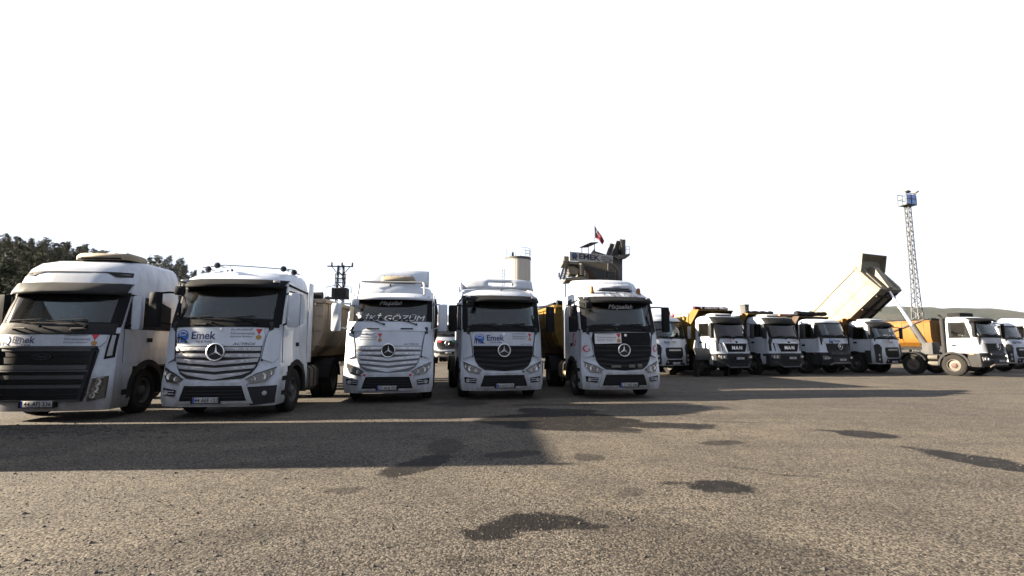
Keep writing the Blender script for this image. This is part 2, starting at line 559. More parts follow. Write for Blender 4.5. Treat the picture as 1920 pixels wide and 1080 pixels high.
    c = mixc(nt, brk.outputs[0], c, mixc(nt, 1.0, c, (0.09, 0.083, 0.077), 'MULTIPLY'))
    nt.links.new(c, b.inputs['Base Color'])
    rg = N(nt, 'ShaderNodeMapRange')
    rg.inputs['To Min'].default_value = 0.93
    rg.inputs['To Max'].default_value = 0.72
    nt.links.new(brk.outputs[0], rg.inputs['Value'])
    nt.links.new(rg.outputs[0], b.inputs['Roughness'])
    b.inputs['Specular IOR Level'].default_value = 0.1
    # relief: stones, grit, ruts
    h1 = N(nt, 'ShaderNodeMath', operation='MULTIPLY')
    nt.links.new(vo.outputs['Distance'], h1.inputs[0])
    h1.inputs[1].default_value = -0.009
    h2 = N(nt, 'ShaderNodeMath', operation='MULTIPLY')
    nt.links.new(vo2.outputs['Distance'], h2.inputs[0])
    h2.inputs[1].default_value = -0.004
    h3 = N(nt, 'ShaderNodeMath', operation='MULTIPLY')
    nt.links.new(mid.outputs[0], h3.inputs[0])
    h3.inputs[1].default_value = 0.03
    s1 = N(nt, 'ShaderNodeMath', operation='ADD')
    nt.links.new(h1.outputs[0], s1.inputs[0])
    nt.links.new(h2.outputs[0], s1.inputs[1])
    s2 = N(nt, 'ShaderNodeMath', operation='ADD')
    nt.links.new(s1.outputs[0], s2.inputs[0])
    nt.links.new(h3.outputs[0], s2.inputs[1])
    bp = N(nt, 'ShaderNodeBump')
    bp.inputs['Strength'].default_value = 0.55
    bp.inputs['Distance'].default_value = 1.0
    nt.links.new(s2.outputs[0], bp.inputs['Height'])
    nt.links.new(bp.outputs[0], b.inputs['Normal'])
    return m
ground_material()
g = G()
g.poly([(-4000, -300, 0), (4000, -300, 0), (4000, 5000, 0), (-4000, 5000, 0)], [(0, 1, 2, 3)])
gr_ = g.build('ground', 'gravel_asphalt', smooth=False)
gr_['kind'] = 'structure'

def loose_gravel():
    paint('stone', (0.033, 0.030, 0.0255), 0.9, 0.6, dirtcol=(0.026, 0.024, 0.021), scale=1.5, streak=False)
    rng = random.Random(3)
    vs, fs = [], []
    def stone(x, y, r):
        k = len(vs)
        a0 = rng.random() * 6.28
        n = 5
        h = r * rng.uniform(.5, 1.0)
        ring = []
        for i in range(n):
            a = a0 + 6.283 * i / n
            rr = r * rng.uniform(.7, 1.25)
            ring.append((x + rr * math.cos(a), y + rr * math.sin(a), h * rng.uniform(.1, .45)))
        vs.extend(ring)
        vs.append((x + rng.uniform(-.4, .4) * r, y + rng.uniform(-.4, .4) * r, h))
        vs.extend((p[0] * .9 + x * .1, p[1] * .9 + y * .1, -.005) for p in ring)
        for i in range(n):
            j = (i + 1) % n
            fs.append((k + i, k + j, k + n))
            fs.append((k + n + 1 + i, k + n + 1 + j, k + j, k + i))
    for _ in range(17000):
        y = 2.6 + 11 * rng.random() ** 2.2
        x = rng.uniform(-1.15, 1.15) * (y + .3)
        if abs(x) > 9:
            continue
        stone(x, y, rng.uniform(.004, .011) if rng.random() < .97 else rng.uniform(.012, .022))
    for _ in range(1500):
        x, y = rng.uniform(-12, 20), rng.uniform(8, 26)
        stone(x, y, rng.uniform(.006, .018))
    for _ in range(420):                            # clods and rubble by the leftmost truck
        stone(rng.gauss(-9.2, 1.3), rng.gauss(9.7, .35), rng.uniform(.015, .05))
    me = bpy.data.meshes.new('loose_gravel')
    me.from_pydata(vs, [], fs)
    me.materials.append(MATS['stone'])
    o = bpy.data.objects.new('loose_gravel', me)
    C.objects.link(o)
    tag(o, 'loose grey and tan stone chips scattered over the yard', 'gravel', kind='stuff')
loose_gravel()
# ------------------------------------------------------------------ truck kit
# local frame of every truck: origin on the ground under the front bumper, x to the viewer's right, y rearwards, z up
class Cab:
    def __init__(s, prof, power=3.5):
        s.prof, s.p = prof, power
    def F(s, x, z):
        yf, w, rec = lerp_tab(s.prof, z)
        return yf + rec * min(1.0, abs(x) / w) ** s.p
    def W(s, z):
        return lerp_tab(s.prof, z)[1]
    def front(s, x, z, off=0.0):
        return Vector((x, s.F(x, z) - off, z))
    def side(s, sg):
        return lambda y, z, off=0.0: Vector((sg * (s.W(z) + off), y, z))
    def shell(s, name, parent, mat, z0, z1, yrear, ws=None, sw=None, rows=(), cap=True, inner=True, wrap=None):
        zs = {z0, z1, *[r[0] for r in s.prof if z0 < r[0] < z1], *rows}
        if ws:
            zs |= {ws[0], ws[1]}
        if sw:
            zs |= {sw[2], sw[3]}
        zs = sorted(zs)
        xw = ws[2] if ws else s.W(z0) * 0.88
        ya, yb = (sw[0], sw[1]) if sw else (yrear * 0.45, yrear * 0.7)
        loops = []
        for z in zs:
            w = s.W(z)
            tw = min(0.94, xw / w)
            ts = [-1, -0.985, -0.957, -tw, -tw * 0.68, -tw * 0.34, 0, tw * 0.34, tw * 0.68, tw, 0.957, 0.985, 1]
            L = [(t * w, s.F(t * w, z), z) for t in ts]
            f = L[-1][1]
            yr = yrear(z) if callable(yrear) else yrear
            y1 = max(ya, f + 0.02)
            y2 = max(yb, y1 + 0.02)
            sd = [(w, y1), (w, y2), (w, max(yr - 0.1, y2 + 0.02)), (w - 0.03, max(yr - 0.03, y2 + 0.04)), (w - 0.1, max(yr, y2 + 0.06))]
            L += [(a, b, z) for a, b in sd]
            L += [(-a, b, z) for a, b in sd[::-1]]
            loops.append(L)
        g = G()
        rs = [[g.bm.verts.new(p) for p in L] for L in loops]
        n = len(rs[0])
        for i in range(len(zs) - 1):
            for k in range(n):
                if ws and zs[i] >= ws[0] - 1e-6 and zs[i + 1] <= ws[1] + 1e-6 and 3 <= k < 9:
                    continue
                if sw and zs[i] >= sw[2] - 1e-6 and zs[i + 1] <= sw[3] + 1e-6 and k in (13, 21):
                    continue
                a, b = rs[i], rs[i + 1]
                g.bm.faces.new((a[k], a[(k + 1) % n], b[(k + 1) % n], b[k]))
        if cap:
            g.bm.faces.new(rs[-1])
            g.bm.faces.new(rs[0][::-1])
        o = g.build(name, mat, parent, sharp=32, mats=('liner',))
        if inner:
            m = o.modifiers.new('thickness', 'SOLIDIFY')
            m.thickness = 0.035
            m.offset = -1
            m.material_offset = 1
            m.material_offset_rim = 1
        return o

# -------- wheels share their meshes
def wheel_meshes():
    X = Matrix.Rotation(R(90), 4, 'Y')
    r, hw = 0.52, 0.15
    g = G()
    g.lathe([(0.30, -hw * 0.8), (0.34, -hw * 0.97), (0.42, -hw), (0.49, -hw * 0.93), (r - 0.006, -hw * 0.78), (r, -hw * 0.5), (r, 0), (r, hw * 0.5), (r - 0.006, hw * 0.78), (0.49, hw * 0.93), (0.42, hw), (0.34, hw * 0.97), (0.30, hw * 0.8), (0.29, 0), (0.30, -hw * 0.8)], 36, X)
    for k in range(44):                                  # tread blocks
        a = 2 * math.pi * k / 44
        M = Matrix.Rotation(a, 4, 'X') @ Matrix.Translation((0, 0, r + 0.001))
        for x0, x1 in ((-0.12, -0.045), (-0.035, 0.035), (0.045, 0.12)):
            g.box(x0, x1, -0.028, 0.028, -0.012, 0.01, M)
    ty = g.build('tyre', 'tyre')
    g = G()
    g.lathe([(0.30, 0.125), (0.285, 0.13), (0.272, 0.10), (0.262, 0.03), (0.20, 0.045), (0.175, 0.055), (0.12, 0.06)], 30, X)
    g.lathe([(0.30, -0.125), (0.26, -0.1), (0.2, -0.03), (0.0, -0.02)], 30, X)
    for k in range(10):
        a = 2 * math.pi * k / 10
        M = Matrix.Rotation(a, 4, 'X') @ Matrix.Translation((0, 0, 0.155)) @ X
        g.lathe([(0.016, 0.05), (0.016, 0.085), (0.0, 0.09)], 6, M)
    rm = g.build('rim', 'rim')
    g = G()
    g.lathe([(0.12, 0.058), (0.118, 0.11), (0.10, 0.125), (0.0, 0.13)], 20, X)
    hb = g.build('hub', 'rim')
    # inner rim of a dual rear wheel is deeply dished
    g = G()
    g.lathe([(0.30, 0.125), (0.285, 0.13), (0.27, 0.08), (0.25, -0.07), (0.16, -0.085), (0.14, 0.03), (0.0, 0.04)], 30, X)
    rd = g.build('rim', 'rim')
    out = (ty.data, rm.data, hb.data, rd.data)
    for o in (ty, rm, hb, rd):
        bpy.data.objects.remove(o)
    return out
TY, RM, HB, RD = wheel_meshes()
def wheel(parent, x, y, r=0.52, sg=None, dual=False, rimmat=None, hubmat=None, wd=1.0):
    sg = sg or (1 if x > 0 else -1)
    e = empty('wheel', parent)
    e.location = (x, y, r)
    e.rotation_euler = (random.uniform(0, 6), 0, 0) if sg > 0 else (random.uniform(0, 6), 0, R(180))
    e.scale = (wd, r / 0.53, r / 0.53)
    for nm, me, mm in (('tyre', TY, None), ('rim', RD if dual else RM, rimmat), ('hub', HB, hubmat)):
        if dual and nm == 'hub':
            continue
        if mm:
            key = me.name + mm
            me2 = bpy.data.meshes.get(key)
            if me2 is None:
                me2 = me.copy()
                me2.name = key
                me2.materials[0] = MATS[mm]
            me = me2
        o = bpy.data.objects.new(nm, me)
        C.objects.link(o)
        o.parent = e
    if dual:
        o = bpy.data.objects.new('tyre', TY)
        C.objects.link(o)
        o.parent = e
        o.location = (-0.33, 0, 0)
    return e

# -------- small furniture of a cab
def star(parent, c, x, z, r, off, ringmat='chrome'):
    f = lambda a, b, o=0.0: c.front(a, b, off + o)
    g = G()
    g.patch(circ(x, z, r * 0.93, 28), f, 0.004, 0.02, 1)
    d = g.build('emblem_disc', 'decal_black', parent)
    g = G()
    n = 32
    y0 = c.F(x, z) - off
    for k in range(n):
        pass
    M = Matrix.Translation((x, y0, z)) @ Matrix.Rotation(R(90), 4, 'X')
    g.lathe([(r * 0.86, 0.0), (r * 0.86, 0.025), (r * 0.93, 0.035), (r, 0.025), (r, -0.02)], 32, M)
    pts = []
    for k in range(6):
        a = R(90 + 60 * k)
        rr = r * 0.88 if k % 2 == 0 else r * 0.15
        pts.append((x + rr * math.cos(a), z + rr * math.sin(a)))
    ctr = g.bm.verts.new((x, y0 - 0.035, z))
    pv = [g.bm.verts.new((a, y0 - 0.008, b)) for a, b in pts]
    for k in range(6):
        g.bm.faces.new((ctr, pv[k], pv[(k + 1) % 6]))
    return g.build('star_emblem', ringmat, parent, sharp=15)
def oval(parent, c, x, z, a, b, off, dark='decal_black', ring='chrome'):
    g = G()
    g.patch(circ(x, z, a, 28, b), c.front, off, 0.02, 1)
    d = g.build('oval_emblem', dark, parent)
    g = G()
    o1 = circ(x, z, a * 0.95, 28, b * 0.93)
    o2 = circ(x, z, a * 0.87, 28, b * 0.80)
    v1 = [g.bm.verts.new(c.front(p[0], p[1], off + 0.006)) for p in o1]
    v2 = [g.bm.verts.new(c.front(p[0], p[1], off + 0.006)) for p in o2]
    for k in range(28):
        g.bm.faces.new((v1[k], v1[(k + 1) % 28], v2[(k + 1) % 28], v2[k]))
    g.text('Ford', b * 1.35, c.front, x, z, off + 0.006, shear=0.35)
    g.build('lettering', ring, d)
    return d
def plate(parent, c, x, z, txt, off, w=0.52, h=0.115, hold=True):
    f = lambda a, b, o=0.0: Vector((a, c.F(x, z) - off - o, b))
    g = G()
    if hold:
        g.prism([(x - w / 2 - .05, z - h / 2 - .015), (x + w / 2 + .05, z - h / 2 - .015), (x + w / 2 + .05, z + h / 2 + .015), (x - w / 2 - .05, z + h / 2 + .015)], lambda a, b: f(a, b, 0.0), lambda a, b: f(a, b, -0.08))
        g.build('plate_holder', 'black_plastic', parent)
        g = G()
    g.prism([(x - w / 2, z - h / 2), (x + w / 2, z - h / 2), (x + w / 2, z + h / 2), (x - w / 2, z + h / 2)], lambda a, b: f(a, b, 0.012), lambda a, b: f(a, b, 0.002), 0.003)
    p = g.build('number_plate', 'plate_white', parent)
    g = G()
    g.prism([(x - w / 2 + .004, z - h / 2 + .004), (x - w / 2 + .04, z - h / 2 + .004), (x - w / 2 + .04, z + h / 2 - .004), (x - w / 2 + .004, z + h / 2 - .004)], lambda a, b: f(a, b, 0.015), lambda a, b: f(a, b, 0.010))
    g.build('blue_band', 'plate_blue', p)
    g = G()
    g.text(txt, h * 0.98, f, x + 0.025, z, 0.016, sx=0.92, bold=0.012)
    g.build('lettering', 'decal_black', p)
    return p
def emek(parent, c, x, z, k=1.0, off=0.012):
    """round road emblem with the firm's name beside it"""
    g = G()
    g.patch(circ(x, z, 0.14 * k, 28), c.front, off, 0.006, 1)
    e = g.build('round_emblem', 'decal_blue', parent)
    g = G()
    up = [(x + 0.115 * k * math.cos(R(a)), z + 0.115 * k * math.sin(R(a))) for a in range(20, 161, 10)]
    lo = [(x + 0.09 * k * math.cos(R(a)), z + 0.035 * k + 0.055 * k * math.sin(R(a))) for a in range(160, 19, -10)]
    g.patch(up + lo, c.front, off + 0.004, 0.003, 1)
    g.text('Emek', 0.07 * k, c.front, x, z + 0.03 * k, off + 0.005, bold=0.01)
    g.build('emblem_arc', 'decal_white', e)
    g = G()
    g.patch([(x - .15 * k, z - .15 * k), (x - .14 * k, z - .02 * k), (x - .05 * k, z - .02 * k), (x + .06 * k, z - .07 * k), (x + .16 * k, z - .15 * k)], c.front, off + 0.006, 0.003, 1)
    g.build('emblem_road', 'decal_black', e)
    g = G()
    for d0, d1 in ((-.125, -.105), (-.065, -.04)):
        g.patch([(x + d0 * k, z - .148 * k), (x + (d0 + .01) * k, z - .05 * k), (x + (d0 + .02) * k, z - .05 * k), (x + d1 * k, z - .148 * k)], c.front, off + 0.009, 0.002, 1)
    g.build('road_marking', 'decal_white', e)
    g = G()
    g.text('Emek', 0.235 * k, c.front, x + 0.2 * k, z + 0.02 * k, off, 'l', bold=0.022, sx=0.98)
    g.build('lettering', 'navy', parent)
    g = G()
    g.text('Yol & Asfalt', 0.072 * k, c.front, x + 0.66 * k, z - 0.115 * k, off, 'r', bold=0.012)
    g.build('lettering', 'navy', parent)
def belediye(parent, c, x, z, k=1.0, off=0.012):
    """municipality sticker: skyline, two lines of lettering, medal on a red ribbon"""
    g = G()
    pts = [(x - .30 * k, z + .095 * k)]
    for i in range(7):
        a = x + (-.30 + .065 * i) * k
        h = (.135, .12, .14, .125, .135, .13, .14)[i] * k
        pts += [(a + .01 * k, z + .1 * k), (a + .02 * k, z + h), (a + .045 * k, z + h), (a + .05 * k, z + .1 * k)]
    for p, q in zip(pts, pts[1:]):
        g.bar(c.front(*p, off + .003), c.front(*q, off + .003), 0.005 * k, 0.008 * k, (0, 1, 0))
    g.build('skyline', 'decal_grey', parent)
    g = G()
    g.text('Kahramanmaraş', 0.075 * k, c.front, x - .30 * k, z + .035 * k, off, 'l', bold=0.006)
    g.build('lettering', 'decal_grey', parent)
    g = G()
    g.text('Büyükşehir Belediyesi', 0.052 * k, c.front, x - .30 * k, z - .035 * k, off, 'l', bold=0.006)
    g.build('lettering', 'decal_grey', parent)
    g = G()
    g.patch([(x + .21 * k, z + .13 * k), (x + .34 * k, z + .13 * k), (x + .275 * k, z + .0 * k)], c.front, off, 0.004, 1)
    g.build('medal_ribbon', 'decal_red', parent)
    g = G()
    g.patch(circ(x + .275 * k, z - .055 * k, .052 * k, 16), c.front, off + 0.003, 0.004, 1)
    g.build('medal', 'decal_gold', parent)
def wipers(parent, c, z, xs=(-0.95, -0.05), L=0.75, mat='black_plastic'):
    for x0 in xs:
        g = G()
        pv = (x0 + L + 0.05, z - 0.10)
        a = c.front(pv[0], pv[1], 0.06)
        b = c.front(x0 + L * 0.55, z + 0.02, 0.075)
        g.tube([a, b], 0.014, 6)
        g.tube([c.front(x0 + t * L, z + 0.02 + 0.035 * t, 0.05) for t in (0, .33, .66, 1)], 0.013, 6)
        g.lathe([(0.028, 0), (0.028, 0.05), (0, 0.055)], 10, Matrix.Translation(a + Vector((0, 0.03, 0))) @ Matrix.Rotation(R(90), 4, 'X'))
        g.build('wiper', mat, parent)
def interior(parent, c, yr, zf, zw):
    g = G()
    g.box(-1.08, 1.08, c.F(0, zw) + 0.12, c.F(0, zw) + 0.55, zf + 0.45, zw - 0.02, bev=0.05)
    g.build('dashboard', 'dash', parent)
    for x in (-0.62, 0.62):
        g = G()
        g.box(x - 0.25, x + 0.25, yr - 1.15, yr - 0.65, zf + 0.3, zf + 0.5, bev=0.06)
        g.box(x - 0.25, x + 0.25, yr - 0.75, yr - 0.58, zf + 0.45, zf + 1.15, bev=0.06)
        g.box(x - 0.14, x + 0.14, yr - 0.72, yr - 0.6, zf + 1.18, zf + 1.4, bev=0.05)
        g.build('seat', 'seat_cloth', parent)
    yd = c.F(0, zw)
    rr = random.Random(int(1000 * (yr + zw)) + len(bpy.data.objects))
    g = G()
    x = rr.uniform(-.5, .3)
    g.box(x, x + .24, yd + .2, yd + .4, zw - .015, zw + rr.uniform(.08, .2), bev=.02)
    g.build('dashboard_box', 'dash', parent)
    g = G()
    x = rr.uniform(-.9, .6)
    M = Matrix.Translation((x, yd + .16, zw)) @ Matrix.Rotation(R(-30), 4, 'X')
    g.box(-.12, .12, 0, .01, 0, .14, M)
    g.build('paper_sheet', 'paper', parent)
    for sg in (-1, 1):                               # bunched curtains behind the pillars
        g = G()
        xs = sg * (c.W(zw + .3) - .12)
        ys = yd + .95
        g.loft([[(xs + .03 * (k % 2), ys + .05 * k, z) for k in range(6)] + [(xs - .02 * sg, ys + .25 - .05 * k, z) for k in range(6)] for z in (zw - .1, zw + .62)])
        g.build('curtain', 'curtain', parent)
    g = G()
    y = c.F(0, zw) + 0.62
    M = Matrix.Translation((0.62, y, zw - 0.02)) @ Matrix.Rotation(R(-50), 4, 'X')
    pts = [M @ Vector((0.22 * math.cos(t), 0.22 * math.sin(t), 0)) for t in (2 * math.pi * k / 20 for k in range(21))]
    g.tube(pts, 0.018, 6, caps=False)
    g.bar(M @ Vector((-0.2, 0, 0)), M @ Vector((0.2, 0, 0)), 0.05, 0.02)
    g.build('steering_wheel', 'dash', parent)
def mirror(parent, sg, c, z0, z1, mat, y=0.28, x=1.5, w=0.25, arm='black_plastic', d=0.13, two=True, tilt=0.2):
    g = G()
    M = Matrix.Translation((sg * x, y, 0)) @ Matrix.Rotation(sg * tilt, 4, 'Z')
    zs = [z0, z0 + 0.04, (z0 + z1) / 2, z1 - 0.04, z1]
    loops = []
    for z in zs:
        k = 0.82 if z in (z0, z1) else 1.0
        loops.append([M @ Vector((w / 2 * k * a, d * k * b, z)) for a, b in ((-1, .45), (-1, -.15), (-.72, -.5), (.72, -.5), (1, -.15), (1, .45))])
    g.loft(loops)
    m = g.build('mirror', mat, parent, sharp=50)
    g = G()
    for (u, v) in ((z0 + .04, z0 + (z1 - z0) * (.28 if two else 0)), (z0 + (z1 - z0) * (.32 if two else .05), z1 - .04)):
        if v - u > 0.05:
            g.box(-w * .42, w * .42, d * .45, d * .45 + .012, u, v, M)
    g.build('mirror_glass', 'chrome', m)
    g = G()
    for z in (z0 + 0.1, z1 - 0.03):
        a = Vector((sg * (c.W(z) - 0.04), c.F(c.W(z), z) + 0.06, z + (0.05 if z > z0 + .2 else -.05)))
        g.tube([a, (a + M @ Vector((0, 0, z))) / 2 + Vector((0, -0.03, 0.02)), M @ Vector((0, 0, z))], 0.022, 7)
        g.build('mirror_arm', arm, m)
        g = G()
    return m
def beacon(parent, x, y, z, k=1.0):
    g = G()
    M = Matrix.Translation((x, y, z))
    g.lathe([(0.0, 0), (0.075 * k, 0), (0.075 * k, 0.03), (0.062 * k, 0.04), (0.058 * k, 0.14 * k), (0.035 * k, 0.185 * k), (0, 0.19 * k)], 14, M)
    return g.build('beacon', 'beacon', parent)
def horn(parent, y, x, z, L=0.45):
    g = G()
    g.lathe([(0.075, 0.0), (0.06, 0.03), (0.03, 0.12), (0.018, L), (0, L)], 12, Matrix.Translation((x, y, z)) @ Matrix.Rotation(R(-90), 4, 'X'))
    g.tube([(x, y + L, z), (x, y + L, z - 0.12)], 0.015, 6)
    g.build('air_horn', 'chrome', parent)
def ac_unit(parent, x, y, z, w=1.0, d=0.6, h=0.17, mat='ac_beige', txt=None):
    g = G()
    hh = w / 2
    pts = []
    prof = [(0, .55, .8), (.35, .85, .95), (.75, 1.0, 1.0), (1.0, .9, .9)]
    for t, kx, ky in ((0, 1, 1), (.55, 1, 1), (.85, .95, .9), (1, .86, .74)):
        pts.append([(x + a * hh * kx, y + d / 2 + b * d / 2 * ky, z + h * t) for a, b in ((-1, .8), (-1, -.7), (-.85, -1), (.85, -1), (1, -.7), (1, .8), (.85, 1), (-.85, 1))])
    g.loft(pts)
    o = g.build('roof_air_conditioner', mat, parent, sharp=45)
    g = G()
    g.box(x - hh * .7, x + hh * .7, y - .02, y + .03, z + .015, z + h * .28)
    for k in range(5):
        xx = x - hh * .8 + k * hh * .4
        g.bar((xx, y + d * .12, z + h + .002), (xx, y + d * .85, z + h + .002), .03, .012)
    g.build('air_slot', 'black_plastic', o)
    if txt:
        g = G()
        g.text(txt, 0.12, flat(y - 0.001), x + 0.06, z + h * 0.52, 0.012)
        g.build('lettering', 'decal_grey', o)
    return o

def side_fittings(t, cab, c, yd0, yd1, zd0, zw0, zw1, yw0, yw1, handle_z, paintm, fade=True, door=True, sides=(-1, 1), frame='black_plastic', win=None):
    for sg in sides:
        S = c.side(sg)
        g = G()
        ov = win or [(yw0 - .22, zw0 - .04), (yw1 + .06, zw0 - .04), (yw1 + .06, zw1 + .03), (yw0 + .02, zw1 + .03)]
        g.patch(ov, S, 0.012, 0.03, 0.3, (yw0 + .02, yw1 - .02, zw0 + .02, zw1 - .02))
        fr = g.build('window_frame', frame, cab)
        g = G()
        g.patch([(yw0 - .01, zw0 - .01), (yw1 + .01, zw0 - .01), (yw1 + .01, zw1 + .01), (yw0 - .01, zw1 + .01)], S, 0.006, 0.005, 1)
        g.build('side_window', 'glass_dark', cab)
        if door:
            g = G()
            g.patch([(yd0, zd0), (yd1, zd0), (yd1, zw0 - .055), (yd0, zw0 - .055)], S, 0.009, 0.03, 0.3)
            d = g.build('door', paintm, cab)
            g = G()
            g.patch([(yd1 - .28, handle_z - .05), (yd1 - .06, handle_z - .05), (yd1 - .06, handle_z + .05), (yd1 - .28, handle_z + .05)], S, 0.016, 0.01, 1)
            g.build('door_handle', 'black_plastic', cab)
        # panel gaps
        g = G()
        for p, q in (((yd1 + .012, zd0), (yd1 + .012, zw1 + .05)), ((yd0 - .012, zd0), (yd0 - .012, zw0 - .06))):
            g.bar(S(*p, .001), S(*q, .001), .008, .008, (0, 1, 0))
            g.build('door_gap', 'decal_black', cab)
            g = G()

def tractor_rear(t, wb=3.7, deck=True, side_tank=('tank', 'tank'), rearz=1.0, ylen=None):
    """frame, tanks, mudguards, fifth wheel and rear axle of a tractor unit"""
    yl = ylen or wb + 2.2
    g = G()
    for sg in (-1, 1):
        g.box(sg * 0.42 - .05, sg * 0.42 + .05, 0.5, yl, 0.72, 1.0, bev=.01)
    for y in (1.2, 2.4, 3.4, 4.6, yl - .1):
        g.box(-.38, .38, y, y + .12, .76, .96)
    g.build('chassis', 'chassis', t)
    g = G()
    g.lathe([(0.0, 0), (0.42, 0), (0.45, .03), (0.42, .06), (0, .06)], 20, Matrix.Translation((0, wb + 1.3, 1.12)))
    g.box(-.45, .45, wb + 1.1, wb + 1.5, 1.0, 1.12)
    g.build('fifth_wheel', 'chassis', t)
    for sg, mt in zip((-1, 1), side_tank):
        g = G()
        loops = []
        for y in (2.35, 2.38, 3.45, 3.48):
            k = .96 if y in (2.35, 3.48) else 1
            loops.append([(sg * (.88 + a * .31 * k), y, .72 + b * .32 * k) for a, b in ((-1, -.7), (-.7, -1), (.7, -1), (1, -.7), (1, .7), (.7, 1), (-.7, 1), (-1, .7))])
        g.loft(loops)
        tk = g.build('fuel_tank', mt, t, sharp=30)
        g = G()
        for y in (2.6, 3.0, 3.3):
            loops = [[(sg * (.88 + a * .325), yy, .72 + b * .335) for a, b in ((-1, -.7), (-.7, -1), (.7, -1), (1, -.7), (1, .7), (.7, 1), (-.7, 1), (-1, .7))] for yy in (y, y + .05)]
            g.loft(loops)
            g.build('tank_strap', 'chassis', tk)
            g = G()
    yr = wb + 1.43
    for sg in (-1, 1):
        wheel(t, sg * 1.05, yr, 0.52, dual=True)
        g = G()
        arc = [(yr + .68 * math.cos(R(a)), .52 + .68 * math.sin(R(a))) for a in range(10, 171, 16)]
        g.loft([[(sg * x, y, z) for y, z in arc] + [(sg * x, y, z - .015) for y, z in arc[::-1]] for x in (.62, 1.22)])
        g.build('mudguard', 'grey_plastic', t, sharp=30)
        wheel(t, sg * 1.05, 1.43, 0.52)
    g = G()
    g.tube([(-1.0, 1.43, .5), (1.0, 1.43, .5)], .07, 8)
    g.tube([(-1.0, yr, .5), (1.0, yr, .5)], .1, 8)
    g.lathe([(0, -.25), (.2, -.15), (.25, 0), (.2, .15), (0, .25)], 12, Matrix.Translation((0, yr, .5)))
    g.build('axle', 'chassis', t)

